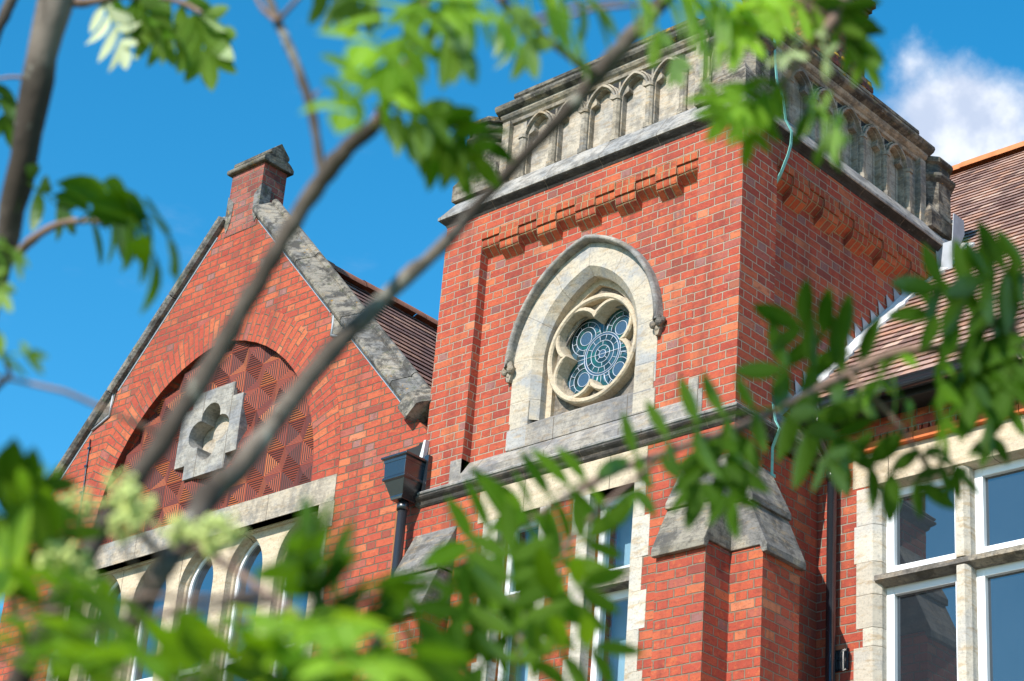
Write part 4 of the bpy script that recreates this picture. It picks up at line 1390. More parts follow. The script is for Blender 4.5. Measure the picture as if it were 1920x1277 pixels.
def gutter_and_pipes():
    g = empty('gutter', (1.5, 0.80, 8.6), 'black half round gutter under the brown tiled eaves', 'gutter')
    b = MB(); b.smooth = True
    yc, zc, R0 = 0.785, 8.735, 0.062
    prof = [(yc + R0 * math.cos(t), zc + R0 * 1.15 * math.sin(t)) for t in [math.pi + math.pi * i / 12 for i in range(13)]]
    prof = [(yc - R0 - 0.006, zc + 0.012), (yc - R0 - 0.006, zc)] + prof + [(yc + R0, zc + 0.02)]
    inner = [(yc + (R0 - 0.005) * math.cos(t), zc + (R0 - 0.005) * 1.15 * math.sin(t)) for t in [2 * math.pi - math.pi * i / 12 for i in range(13)]]
    allp = prof + inner
    b.loft([[(-0.02, y, z) for y, z in allp], [(7.2, y, z) for y, z in allp]], closed=True)
    b.poly([(-0.02, y, z) for y, z in prof])
    b.build('gutter_run', M['gutter'], g)
    c = MB()
    for x in (0.0, 0.06, 0.20, 1.95, 3.7):
        for dx in (0.0, 0.028):
            pr = [(yc + (R0 + 0.007) * math.cos(t), zc + (R0 + 0.007) * 1.15 * math.sin(t)) for t in [math.pi * 0.98 + math.pi * 1.04 * i / 12 for i in range(13)]]
            pi = [(yc + (R0 + 0.001) * math.cos(t), zc + (R0 + 0.001) * 1.15 * math.sin(t)) for t in [math.pi * 0.98 + math.pi * 1.04 * i / 12 for i in range(13)]]
            al = pr + pi[::-1]
            lo = [(x + dx, y, z) for y, z in al]; hi = [(x + dx + 0.018, y, z) for y, z in al]
            c.loft([lo, hi], closed=True); c.poly(lo); c.poly(hi)
    c.build('gutter_union', M['gutter'], g)
    p = MB()
    X = 0.135
    p.tube([(0.20, yc, 8.69), (0.20, yc, 8.58), (0.20, yc, 8.50), (0.19, yc + 0.05, 8.44), (0.15, 1.02, 8.36), (X, 1.07, 8.30), (X, 1.07, 8.2)], 0.036, 12)
    p.tube([(X, 1.075, 8.28), (X, 1.075, 0.1)], 0.038, 14)
    dp = p.build('downpipe', M['pipe'], None)
    tag(dp, 'straight black downpipe on the wing wall beside the stone quoins', 'downpipe')
    k = MB()
    for z in (8.22, 6.35, 4.4):
        k = MB(); k.tube([(X, 1.075, z), (X, 1.075, z + 0.07)], 0.047, 14)
        cl = k.build('pipe_collar', M['pipe'], None)
        cl.parent = dp; cl.location = cl.location - dp.location
    # air grille behind the pipe
    v = empty('air_vent', (0.2, WY, 6.7), 'black slotted air vent on the brickwork behind the downpipe', 'air vent')
    a = MB(); a.box(0.075, 0.255, WY - 0.012, WY + 0.02, 6.70, 6.865); a.build('vent_plate', M['pipe'], v)
    a = MB()
    for i in range(7):
        x = 0.09 + i * 0.0235
        for zz in (6.715, 6.787): a.box(x, x + 0.012, WY - 0.022, WY - 0.012, zz, zz + 0.062)
    a.build('vent_bars', M['pipe'], v)
    # left hopper and pipe
    h = empty('hopper_downpipe', (-3.42, -0.16, 0), 'black hopper head with a rust streaked downpipe between gable and tower', 'downpipe')
    def frus(levels):
        q = MB()
        loops = []
        for (x0, x1, y0, y1, z) in levels: loops.append([(x0, y0, z), (x1, y0, z), (x1, y1, z), (x0, y1, z)])
        q.loft(loops, closed=True, caps=True); return q
    q = frus([(-3.535, -3.225, -0.295, -0.015, 8.735), (-3.535, -3.225, -0.295, -0.015, 8.75), (-3.515, -3.245, -0.275, -0.02, 8.752), (-3.515, -3.245, -0.275, -0.02, 8.738)])
    hp = frus([(-3.445, -3.315, -0.21, -0.05, 8.375), (-3.45, -3.31, -0.215, -0.045, 8.395), (-3.455, -3.305, -0.215, -0.04, 8.41), (-3.50, -3.262, -0.255, -0.03, 8.535), (-3.515, -3.247, -0.272, -0.025, 8.545), (-3.515, -3.247, -0.272, -0.025, 8.565), (-3.502, -3.26, -0.262, -0.025, 8.575), (-3.508, -3.252, -0.268, -0.022, 8.725), (-3.535, -3.225, -0.292, -0.012, 8.738), (-3.535, -3.225, -0.292, -0.012, 8.756), (-3.515, -3.245, -0.275, -0.02, 8.757), (-3.51, -3.25, -0.27, -0.025, 8.70)])
    hp.build('hopper', M['pipe'], h, bevel=0.003)
    q = MB(); q.box(-3.255, -3.205, -0.05, -0.005, 8.46, 8.80); q.build('hopper_bracket', M['pipe'], h)
    q = MB(); q.tube([(-3.38, -0.125, 8.40), (-3.38, -0.125, 0.1)], 0.041, 14)
    for z in (8.30, 6.4): q.tube([(-3.38, -0.125, z), (-3.38, -0.125, z + 0.06)], 0.052, 14)
    pp = q.build('pipe', M['pipe_rust'], h)
    q = MB(); q.box(-3.4215, -3.402, -0.155, -0.135, 7.2, 8.34); q.build('rust_streak', M['rust'], pp)
    # dark patch painting the shade in broken out brickwork; lead chute above the hopper
    q = MB(); q.prism([(-3.54, 8.80), (-3.27, 8.80), (-3.265, 8.955), (-3.38, 8.965), (-3.40, 8.945), (-3.54, 8.94)], 'y', -0.003, 0.004)
    q.build('outlet_shade', M['dark'], gable)
    q = MB(); q.prism([(-3.32, 8.80), (-3.285, 8.95), (-3.262, 8.952), (-3.28, 8.79)], 'y', -0.05, -0.004)
    q.prism([(-3.52, 8.785), (-3.30, 8.775), (-3.30, 8.79), (-3.52, 8.80)], 'y', -0.16, 0.0)
    q.build('lead_chute', M['flaunching'], gable)
gutter_and_pipes()

def chimney():
    ch = empty('chimney_stack', (-2.9, 4.9, 12.5), 'dark brick chimney rising behind the tower parapet, spotted with orange lichen', 'chimney')
    b = MB(); x0, x1, y0, y1 = -3.4, -2.45, 4.45, 5.34
    b.box(x0, x1, y0, y1, 12.2, 16.2)
    st = b.build('stack', M['brick_sooty'], ch)
    c = MB()
    for i, (o, z) in enumerate(((0.02, 14.86), (0.045, 14.93), (0.07, 15.0), (0.055, 15.07))):
        c.box(x0 - o, x1 + o, y0 - o, y1 + o, z, z + 0.07)
    c.build('oversailing_course', M['brick_sooty'], st)
    c = MB()
    for i, (o, z) in enumerate(((0.03, 16.0), (0.06, 16.07), (0.09, 16.14))):
        c.box(x0 - o, x1 + o, y0 - o, y1 + o, z, z + 0.07)
    c.build('oversailing_course', M['brick_sooty'], st)
    for i in range(2):
        for yy in (4.68, 5.1):
            p = MB(); p.octa(-3.15 + i * 0.45, yy, [(0.13, 16.2), (0.11, 16.7), (0.13, 16.72), (0.13, 16.78)])
            p.build('chimney_pot', M['ridge_old'], ch)
    l = MB(); l.smooth = True
    for (x, y, z, r) in ((-2.375, 4.86, 15.16, 0.035), (-2.37, 5.24, 15.02, 0.04), (-2.38, 5.36, 15.10, 0.035), (-2.43, 4.8, 15.2, 0.04)):
        bm = bmesh.new(); bmesh.ops.create_icosphere(bm, subdivisions=2, radius=r)
        ids = l.pts([(x - 0.02 + v.co.x * 0.25, y + v.co.y * 1.5, z + v.co.z * 0.8) for v in bm.verts])
        for f in bm.faces: l.face([ids[v.index] for v in f.verts])
        bm.free()
    l.build('lichen', plain_mat('orange lichen', (0.55, 0.28, 0.02), 0.95, var=0.5, scale=40), st)
chimney()

def conductor():
    b = MB()
    pts = [(-0.02, 0.40, 12.0), (-0.012, 0.405, 11.8), (0.0, 0.42, 11.6), (0.012, 0.50, 11.44), (0.035, 0.505, 11.24), (0.075, 0.54, 11.13), (0.075, 0.53, 11.0), (0.060, 0.515, 10.9), (0.02, 0.485, 10.74), (-0.06, 0.475, 10.6), (-0.09, 0.475, 10.4), (-0.092, 0.475, 9.5), (-0.092, 0.475, 8.80), (0.0, 0.475, 8.66), (0.03, 0.468, 8.52), (0.075, 0.463, 8.44), (0.012, 0.463, 8.3), (0.008, 0.468, 8.1), (0.0, 0.475, 7.95)]
    for p, q in zip(pts[:-1], pts[1:]):
        p = Vector(p); q = Vector(q); d = (q - p).normalized()
        side = d.cross(Vector((1, 0, 0))).normalized() * 0.014
        out = d.cross(side).normalized() * 0.003
        A = [p + side - out, p - side - out, p - side + out, p + side + out]; B_ = [q + side - out, q - side - out, q - side + out, q + side + out]
        b.loft([A, B_], closed=True, caps=True)
    c = b.build('lightning_conductor', M['copper'], None)
    tag(c, 'turquoise copper lightning tape bulging over the tower cornice', 'cable')
    k = MB(); k.box(0.0, 0.02, 0.445, 0.50, 8.06, 8.085); k.box(-0.1, -0.082, 0.457, 0.5, 9.6, 9.62)
    o = k.build('clip', M['copper'], None); o.parent = c; o.location = o.location - c.location
    w = MB(); w.tube([(-8.262, -0.012, 10.16), (-8.258, -0.012, 10.05), (-8.245, -0.012, 9.8), (-8.225, -0.012, 9.55), (-8.22, -0.012, 8.0)], 0.008, 6)
    for z in (10.05, 9.85, 9.56): w.box(-8.275, -8.235, -0.022, -0.001, z, z + 0.022)
    tag(w.build('wall_cable', M['pipe'], None), 'thin dark cable clipped down the left side of the gable', 'cable')
conductor()

# ------------------------------------------------------------------ foreground rowan trees
def leaf_mat(name, up, under, trans, pale=0.5):
    mt, k, bs = new_mat(name)
    k.n.remove(bs)
    out = k.n['Material Output']
    g = k.node('ShaderNodeNewGeometry')
    rn = k.node('ShaderNodeAttribute', attribute_name='rnd').outputs['Fac']
    n = k.noise(g.outputs['Position'], 60, 3)
    uvx, uvy, _ = k.sep(k.node('ShaderNodeUVMap').outputs[0])
    upc = k.mix(rn, up, tuple(x * 1.7 for x in up))
    upc = k.mix(k.m('MULTIPLY', n, 0.5), upc, tuple(x * 0.6 for x in up))
    c = k.mix(g.outputs['Backfacing'], upc, under)
    rib = k.m('SUBTRACT', 1.0, k.step(k.m('ABSOLUTE', uvx), 0.03, 0.14))
    vein = k.step(k.m('SINE', k.m('MULTIPLY', k.m('SUBTRACT', uvy, k.m('MULTIPLY', k.m('ABSOLUTE', uvx), 0.35)), 62.0)), 0.55, 1.0)
    c = k.mix(k.m('MAXIMUM', k.m('MULTIPLY', rib, 0.6), k.m('MULTIPLY', vein, 0.22)), c, tuple(min(1, x * 2.2 + 0.03) for x in under))
    c = k.mix(k.m('MULTIPLY', k.step(k.noise(g.outputs['Position'], 35, 4, 0.7), 0.66, 0.74), 0.7), c, (0.20, 0.13, 0.03))
    tc = k.mix(rn, trans, (trans[0] * 1.5, trans[1] * 1.25, trans[2]))
    df = k.node('ShaderNodeBsdfDiffuse'); k.put(df.inputs[0], c)
    tr = k.node('ShaderNodeBsdfTranslucent'); k.put(tr.inputs[0], tc)
    gl = k.node('ShaderNodeBsdfGlossy'); gl.inputs['Roughness'].default_value = 0.5; gl.inputs[0].default_value = (0.8, 0.9, 0.7, 1)
    m1 = k.node('ShaderNodeMixShader'); m1.inputs[0].default_value = 0.45
    k.put(m1.inputs[1], df.outputs[0]); k.put(m1.inputs[2], tr.outputs[0])
    m2 = k.node('ShaderNodeMixShader')
    lw = k.node('ShaderNodeLayerWeight'); lw.inputs[0].default_value = 0.35
    k.put(m2.inputs[0], k.m('MULTIPLY', lw.outputs['Fresnel'], 0.06)); k.put(m2.inputs[1], m1.outputs[0]); k.put(m2.inputs[2], gl.outputs[0])
    k.put(out.inputs[0], m2.outputs[0])
    return mt

def bark_mat():
    mt, k, bs = new_mat('grey rowan bark')
    pos = k.node('ShaderNodeNewGeometry').outputs['Position']
    a = k.noise(pos, 4.5, 4, 0.6); b = k.noise(k.vm('MULTIPLY', pos, (1, 1, 0.35)), 55, 5, 0.7); e = k.noise(pos, 24, 4, 0.7)
    c = k.mix(k.step(a, 0.42, 0.62), (0.06, 0.046, 0.036), (0.19, 0.155, 0.125))
    c = k.mix(k.m('MULTIPLY', k.step(b, 0.5, 0.65), 0.7), c, (0.04, 0.032, 0.025))
    c = k.mix(k.m('MULTIPLY', k.step(e, 0.58, 0.68), 0.7), c, (0.34, 0.33, 0.27))
    k.put(bs.inputs['Base Color'], c); bs.inputs['Roughness'].default_value = 0.9; bs.inputs['Specular IOR Level'].default_value = 0.2
    bp = k.node('ShaderNodeBump'); bp.inputs['Strength'].default_value = 0.7; bp.inputs['Distance'].default_value = 0.004
    k.put(bp.inputs['Height'], k.m('ADD', b, e)); k.put(bs.inputs['Normal'], bp.outputs[0])
    return mt

M['leaf'] = leaf_mat('rowan leaf', (0.070, 0.155, 0.008), (0.10, 0.18, 0.020), (0.18, 0.36, 0.004))
M['leaf_young'] = leaf_mat('young rowan leaf', (0.17, 0.31, 0.02), (0.24, 0.36, 0.08), (0.38, 0.62, 0.02))
M['leaf_shaded'] = leaf_mat('shaded rowan leaf', (0.034, 0.085, 0.004), (0.042, 0.095, 0.008), (0.07, 0.17, 0.003))  # leaves in shade: the darkness is painted into the leaf colours
M['leaf_pale'] = leaf_mat('pale underside rowan leaf', (0.30, 0.38, 0.16), (0.50, 0.56, 0.32), (0.36, 0.46, 0.14))
M['bark'] = bark_mat()
M['twig'] = plain_mat('reddish twig bark', (0.24, 0.15, 0.11), 0.7, 0.0, 0.3, 0.5, 30, 0.3)
M['berry'] = plain_mat('unripe green berry', (0.60, 0.66, 0.22), 0.6, 0.0, 0.3, 0.25, 60)

def pt(x, y, d):
    """the point d metres from the lens that the photograph shows at x, y (1920 wide)"""
    v = c_r * ((x - 960) / FPX) + c_d * ((y - 638.5) / FPX) + c_f
    return CAM + v.normalized() * d

def smooth_path(pts, rad, sub=5):
    P = [Vector(p) for p in pts]; out = []; rr = []
    n = len(P)
    for i in range(n - 1):
        a, b, c, d = P[max(i - 1, 0)], P[i], P[i + 1], P[min(i + 2, n - 1)]
        for j in range(sub):
            t = j / sub
            out.append(0.5 * ((2 * b) + (c - a) * t + (2 * a - 5 * b + 4 * c - d) * t * t + (3 * b - 3 * c + d - a) * t ** 3))
            rr.append(rad[i] * (1 - t) + rad[i + 1] * t)
    out.append(P[-1]); rr.append(rad[-1])
    return out, rr

LR = random.Random(11)
NODES = {}

def branch(tree, name, spec, mat='bark', n=12):
    """spec: (x, y, distance, width in photo pixels)"""
    p = [pt(x, y, d) for x, y, d, w in spec]; r = [w * d / FPX / 2 for x, y, d, w in spec]
    return branch3(tree, name, p, r, mat, n)

def branch3(tree, name, p, r, mat='bark', n=12):
    path, rr = smooth_path(p, r)
    rr = [q * (1 + 0.07 * math.sin(i * 1.7) + LR.uniform(-0.05, 0.05)) for i, q in enumerate(rr)]
    path = [q + Vector((LR.uniform(-1, 1), LR.uniform(-1, 1), LR.uniform(-1, 1))) * rr[i] * 0.12 for i, q in enumerate(path)]
    b = MB(); b.tube(path, rr, n)
    NODES.setdefault(tree.name, []).extend(path)
    return b.build(name, M[mat], tree)

def leaflet(b, p, d, nr, L, w, bend, fold):
    """one lance shaped leaflet from p along d; nr = upper side"""
    d = d.normalized(); s = d.cross(nr).normalized(); nr = s.cross(d).normalized()
    prof = [(0.0, 0.03), (0.10, 0.45), (0.28, 0.88), (0.48, 1.0), (0.68, 0.86), (0.86, 0.50), (1.0, 0.02)]
    rows = []
    for t, k in prof:
        c = p + d * (L * t) - nr * (bend * L * t * t)
        h = w * 0.5 * k
        rows.append([c - s * h + nr * (fold * h), c, c + s * h + nr * (fold * h)])
    for i in range(len(rows) - 1):
        a, q = rows[i], rows[i + 1]
        ids = b.pts(a + q)
        ta, tb = prof[i][0], prof[i + 1][0]
        b.face((ids[0], ids[1], ids[4], ids[3]), [(-1, ta), (0, ta), (0, tb), (-1, tb)]); b.face((ids[1], ids[2], ids[5], ids[4]), [(0, ta), (1, ta), (1, tb), (0, tb)])

def leaf(tree, bx, by, bd, tx, ty, td, n, lpx, roll=0, droop=0.2, fwd=0.45, mat='leaf', wr=0.40, sag=0.06, only=0, attach=True, sc=1.18):
    P0, P1 = pt(bx, by, bd), pt(tx, ty, td)
    t0 = (P1 - P0); Ln = t0.length; t0.normalize()
    L = lpx * sc * bd / FPX
    v = (P0 - CAM).normalized()
    s = t0.cross(v).normalized()
    s = Matrix.Rotation(R_(roll), 3, t0) @ s
    nr = s.cross(t0).normalized()
    if nr.z < 0: nr = -nr; s = -s
    b = MB()
    path = []
    for i in range(9):
        u = i / 8
        path.append(P0 + (P1 - P0) * u + Vector((0, 0, 1)) * (Ln * sag * 4 * u * (1 - u)))
    b.smooth = True
    b.tube(path, [0.0011 * (1.4 - 0.8 * i / 8) for i in range(9)], 5)
    def at(u):
        x = u * 8; i = min(int(x), 7); f = x - i
        return path[i] * (1 - f) + path[i + 1] * f, (path[i + 1] - path[i]).normalized()
    Z = Vector((0, 0, 1))
    for i in range(n):
        u = 0.16 + 0.80 * i / max(n - 1, 1)
        c, t = at(u)
        k = 0.78 + 0.3 * math.sin(math.pi * (0.15 + 0.75 * i / max(n - 1, 1)))
        for sg in (-1, 1):
            if only and sg != only: continue
            d = s * (sg * math.cos(fwd)) + t * math.sin(fwd)
            d = (d - Z * (droop + LR.uniform(-0.12, 0.12)) + Vector((LR.uniform(-1, 1), LR.uniform(-1, 1), LR.uniform(-1, 1))) * 0.13).normalized()
            nn = (nr + Vector((LR.uniform(-1, 1), LR.uniform(-1, 1), LR.uniform(-1, 1))) * 0.35).normalized()
            b.cur = LR.random()
            ll = L * k * LR.uniform(0.86, 1.12)
            leaflet(b, c + t * (LR.uniform(-0.01, 0.01) * Ln), d, nn, ll, ll * wr * LR.uniform(0.9, 1.1), LR.uniform(-0.08, 0.34), LR.uniform(0.0, 0.55))
    c, t = at(1.0); b.cur = LR.random()
    leaflet(b, c, (t - Z * droop * 0.5), nr, L, L * wr, 0.1, 0.15)
    o = b.build('leaf', M[mat], tree, recalc=False)
    if attach and tree.name in NODES:
        q = min(NODES[tree.name], key=lambda a: (a - P0).length)
        dist = (q - P0).length
        if 0.004 < dist < 0.45:
            mid = (q + P0) / 2 + Z * 0.05 * dist
            w = MB(); w.tube([q, mid, P0], [0.0022, 0.0018, 0.0013], 6)
            w.build('twig', M['twig'], tree)
    return o

def berries(tree, x, y, d, rpx, n):
    C = pt(x, y, d); R = rpx * d / FPX
    b = MB(); b.smooth = True
    for i in range(n):
        while True:
            q = Vector((LR.uniform(-1, 1), LR.uniform(-1, 1), LR.uniform(-1, 1)))
            if 0.25 < q.length < 1: break
        q.z *= 0.62
        r = R * LR.uniform(0.13, 0.19)
        bm = bmesh.new(); bmesh.ops.create_icosphere(bm, subdivisions=1, radius=r)
        c = C + q * R
        ids = b.pts([c + v.co for v in bm.verts])
        for f in bm.faces: b.face([ids[v.index] for v in f.verts])
        bm.free()
        b.tube([C - Vector((0, 0, R * 0.9)), c * 0.6 + C * 0.4 - Vector((0, 0, R * 0.2)), c], 0.0006, 4, caps=False)
    o = b.build('berry_cluster', M['berry'], tree, recalc=False)
    if tree.name in NODES:
        P0 = C - Vector((0, 0, R * 0.9))
        q = min(NODES[tree.name], key=lambda a: (a - P0).length)
        w = MB(); w.tube([q, (q + P0) / 2, P0], [0.002, 0.0016, 0.001], 6); w.build('twig', M['twig'], tree)

def trees():
    # ---- tree whose limbs cross the left half of the view
    base = pt(-420, 1500, 2.0); base.z = 0
    fork = Vector((base.x + 0.02, base.y + 0.03, 1.55))
    T = empty('rowan_tree', base, 'rowan tree with grey limbs, green leaflets and unripe berry heads crossing the gable', 'tree')
    branch3(T, 'trunk', [base, base + Vector((0.03, 0.0, 0.6)), fork, fork * 0.45 + pt(-60, 900, 2.35) * 0.55, pt(-40, 640, 2.35), pt(15, 440, 2.35), pt(62, 200, 2.35), pt(112, -40, 2.4), pt(150, -300, 2.5)],
            [0.055, 0.048, 0.044, 0.030, 0.0130, 0.0140, 0.0158, 0.0185, 0.017], n=16)
    f2 = fork * 0.5 + pt(60, 1240, 1.55) * 0.5
    branch3(T, 'limb', [fork, f2, pt(60, 1230, 1.55), pt(180, 1010, 1.6), pt(262, 890, 1.62), pt(340, 770, 1.65), pt(420, 640, 1.68), pt(482, 535, 1.7), pt(530, 450, 1.72), pt(580, 372, 1.74), pt(640, 290, 1.75), pt(705, 235, 1.76)],
            [0.026, 0.018, 0.0085, 0.0075, 0.0078, 0.0080, 0.0078, 0.0074, 0.0070, 0.0072, 0.0074, 0.0062])
    branch3(T, 'limb', [fork + Vector((0, 0, 0.05)), fork * 0.5 + pt(200, 1290, 1.5) * 0.5, pt(235, 1190, 1.5), pt(350, 1005, 1.55), pt(392, 930, 1.6), pt(445, 880, 1.62), pt(540, 760, 1.68), pt(640, 640, 1.74), pt(740, 540, 1.8), pt(830, 460, 1.84), pt(900, 380, 1.88), pt(1000, 275, 1.9), pt(1080, 190, 1.92), pt(1150, 105, 1.94), pt(1215, 35, 1.96), pt(1290, -60, 2.0)],
            [0.024, 0.016, 0.0072, 0.0080, 0.0100, 0.0088, 0.0078, 0.0082, 0.0068, 0.0056, 0.0054, 0.0056, 0.0066, 0.0078, 0.0076, 0.006])
    branch(T, 'twig', [(603, 345, 1.74, 14), (596, 280, 1.76, 17), (580, 190, 1.8, 18), (548, 100, 1.84, 17), (512, 20, 1.88, 18), (490, -40, 1.9, 16)], 'bark', 10)
    branch(T, 'twig', [(578, 195, 1.8, 9), (592, 176, 1.8, 6), (600, 168, 1.8, 4)], 'twig', 6)
    branch(T, 'twig', [(520, 40, 1.86, 12), (494, 18, 1.87, 9), (478, -10, 1.88, 8)], 'twig', 6)
    branch(T, 'twig', [(30, 480, 2.34, 20), (62, 448, 2.3, 17), (110, 420, 2.28, 13), (175, 415, 2.25, 10), (240, 425, 2.22, 7)], 'twig', 8)
    branch(T, 'twig', [(705, 235, 1.76, 26), (728, 180, 1.75, 18), (770, 100, 1.74, 14), (790, 20, 1.74, 13), (800, -40, 1.74, 12)], 'twig', 8)
    branch(T, 'twig', [(1120, 140, 1.93, 18), (1075, 112, 1.9, 15), (1010, 60, 1.86, 12), (950, 10, 1.82, 11), (900, -40, 1.8, 10)], 'twig', 8)
    branch(T, 'twig', [(100, 0, 2.4, 26), (160, 5, 2.38, 16), (230, -8, 2.36, 12), (330, 2, 2.34, 10), (380, 25, 2.3, 8)], 'twig', 8)
    branch(T, 'twig', [(30, -20, 2.6, 26), (8, 30, 2.58, 22), (-18, 90, 2.56, 20)], 'bark', 8)
    branch(T, 'twig', [(-40, 760, 2.1, 16), (-5, 725, 2.0, 13), (20, 705, 1.95, 8)], 'bark', 8)
    branch(T, 'twig', [(350, 1005, 1.55, 18), (470, 1090, 1.4, 15), (600, 1180, 1.3, 12), (720, 1250, 1.3, 10)], 'twig', 8)
    branch(T, 'twig', [(60, 1230, 1.55, 20), (20, 1120, 1.5, 14), (0, 1000, 1.5, 10)], 'twig', 8)
    A = lambda *a, **k: leaf(T, *a, **k)
    # top left sprays
    A(185, -5, 2.38, 228, 80, 2.33, 4, 58, 20, 0.45, 0.6, 'leaf_pale')
    A(240, -10, 2.36, 300, 60, 2.34, 4, 66, 30, 0.5, 0.55, 'leaf')
    A(215, 10, 2.36, 330, 70, 2.3, 4, 64, 60, 0.5, 0.4, 'leaf')
    A(360, 15, 2.32, 385, 95, 2.3, 3, 74, 0, 0.35, 0.75, 'leaf')
    A(330, 0, 2.34, 400, 60, 2.32, 3, 66, 15, 0.4, 0.5, 'leaf')
    A(300, -20, 2.36, 280, 30, 2.36, 3, 56, 30, 0.4, 0.5, 'leaf')
    A(-25, 150, 2.4, 10, 215, 2.4, 3, 62, 20, 0.5, 0.6, 'leaf_shaded')
    A(20, 330, 2.35, 110, 390, 2.3, 3, 66, 30, 0.3, 0.5, 'leaf_shaded')
    A(140, 420, 2.27, 320, 450, 1.8, 5, 96, 25, 0.7, 0.35, 'leaf_shaded', 0.46)
    A(160, 418, 2.25, 250, 410, 1.9, 3, 66, 20, -0.1, 0.7, 'leaf', 0.44)
    A(190, 425, 2.2, 290, 480, 1.8, 4, 90, 40, 0.7, 0.45, 'leaf_shaded', 0.46)
    A(-90, 445, 1.8, 20, 470, 1.75, 3, 60, 40, 0.15, 0.5, 'leaf_young')
    A(-70, 500, 1.8, -5, 545, 1.78, 3, 50, 20, 0.3, 0.6, 'leaf_young')
    A(-70, 690, 1.7, 50, 664, 1.66, 3, 48, 30, 0.0, 0.7, 'leaf_young')
    # top centre
    A(600, -40, 1.86, 625, 5, 1.85, 3, 60, 25, 0.3, 0.6, 'leaf_shaded')
    A(690, -40, 1.8, 672, 12, 1.8, 3, 60, 20, 0.3, 0.6, 'leaf_shaded')
    A(830, 30, 1.7, 690, 82, 1.42, 4, 92, 55, 0.2, 0.55, 'leaf_young', 0.46)
    A(775, 70, 1.7, 735, 125, 1.5, 4, 88, 35, 0.9, 0.5, 'leaf', 0.46)
    A(800, 30, 1.72, 860, 85, 1.7, 3, 84, 20, 0.7, 0.6, 'leaf')
    A(800, 10, 1.72, 950, 45, 1.42, 5, 92, 50, 0.45, 0.45, 'leaf_young', 0.46)
    A(940, 10, 1.8, 985, 80, 1.78, 4, 74, 25, 0.5, 0.5, 'leaf')
    A(930, -10, 1.7, 1080, 60, 1.42, 5, 88, 45, 0.4, 0.5, 'leaf_young', 0.46)
    A(1000, -20, 1.8, 1120, 20, 1.74, 4, 84, 40, 0.5, 0.4, 'leaf')
    A(870, -30, 1.76, 800, 15, 1.72, 4, 80, 40, 0.4, 0.4, 'leaf')
    A(725, 185, 1.74, 650, 212, 1.40, 3, 88, 50, 0.05, 0.7, 'leaf_young', 0.46)
    A(715, 190, 1.74, 650, 176, 1.45, 2, 74, 55, 0.1, 0.8, 'leaf_young', 0.44)
    A(700, 200, 1.75, 800, 225, 1.72, 4, 76, 30, 0.4, 0.4, 'leaf')
    A(760, 205, 1.74, 880, 285, 1.74, 4, 78, 15, 0.35, 0.45, 'leaf')
    A(790, 230, 1.74, 850, 300, 1.76, 3, 72, 35, 0.5, 0.6, 'leaf')
    A(820, 240, 1.74, 900, 260, 1.76, 3, 70, 35, 0.3, 0.6, 'leaf_shaded')
    # top right, hanging off the upper end of the long limb
    A(1170, 0, 1.8, 1230, 40, 1.5, 4, 84, 50, 0.4, 0.5, 'leaf_young', 0.46)
    A(1240, 5, 1.8, 1310, 45, 1.5, 4, 98, 50, 0.35, 0.45, 'leaf_young', 0.46)
    A(1225, 55, 1.92, 1262, 110, 1.9, 2, 60, 20, 0.6, 0.8, 'leaf')
    A(1250, -10, 1.94, 1390, 20, 1.86, 5, 88, 45, 0.35, 0.4, 'leaf_young')
    A(1280, -30, 1.95, 1350, 40, 1.86, 4, 92, 40, 0.35, 0.4, 'leaf_young')
    # berry heads and low leaves, left
    for x, y, d, r, n in ((225, 905, 1.5, 38, 16), (255, 945, 1.48, 52, 34), (150, 950, 1.48, 45, 26), (330, 990, 1.46, 42, 24), (400, 1005, 1.44, 52, 34), (232, 990, 1.47, 40, 22), (120, 1048, 1.42, 50, 34), (165, 1085, 1.42, 38, 20), (440, 985, 1.44, 34, 16)):
        berries(T, x, y, d, r, n)
    A(-60, 960, 1.5, 60, 915, 1.48, 4, 84, 20, 0.0, 0.5, 'leaf_shaded')
    A(-20, 1010, 1.5, 95, 965, 1.46, 4, 80, 20, 0.1, 0.5, 'leaf')
    A(90, 1000, 1.5, 60, 930, 1.48, 3, 70, 30, -0.1, 0.5, 'leaf')
    A(-30, 1090, 1.45, 110, 1010, 1.42, 5, 92, 30, 0.1, 0.5, 'leaf_shaded')
    A(10, 1160, 1.3, 190, 1110, 1.2, 5, 100, 40, 0.15, 0.5, 'leaf')
    A(40, 1100, 1.4, 10, 1060, 1.38, 3, 90, 40, 0.1, 0.5, 'leaf_young')
    A(-40, 1250, 1.3, 130, 1180, 1.2, 5, 110, 50, 0.15, 0.5, 'leaf')
    A(240, 1170, 1.36, 140, 1220, 1.28, 5, 95, 40, 0.3, 0.5, 'leaf')
    A(60, 1080, 1.38, 200, 1120, 1.3, 4, 90, 50, 0.2, 0.6, 'leaf')
    A(250, 1240, 1.3, 400, 1250, 1.2, 5, 105, 40, 0.25, 0.6, 'leaf')
    A(120, 1300, 1.2, 260, 1230, 1.05, 5, 130, 50, 0.1, 0.5, 'leaf')
    A(300, 1310, 1.2, 440, 1240, 1.16, 4, 140, 40, 0.1, 0.5, 'leaf')
    # large near spray, bottom centre left
    A(650, 1250, 1.3, 592, 1020, 1.24, 5, 118, 50, 0.0, 0.95, 'leaf_shaded', 0.42)
    A(630, 1200, 1.28, 570, 1040, 1.2, 4, 110, 10, 0.1, 0.9, 'leaf_shaded', 0.42)
    A(640, 1230, 1.3, 720, 1100, 1.24, 4, 105, 40, 0.1, 0.8, 'leaf_shaded', 0.42)
    A(540, 1215, 1.3, 640, 1165, 1.1, 3, 120, 65, 0.2, 0.7, 'leaf_young', 0.5)
    A(450, 1215, 1.25, 590, 1180, 1.08, 4, 110, 60, 0.15, 0.8, 'leaf_young', 0.5)
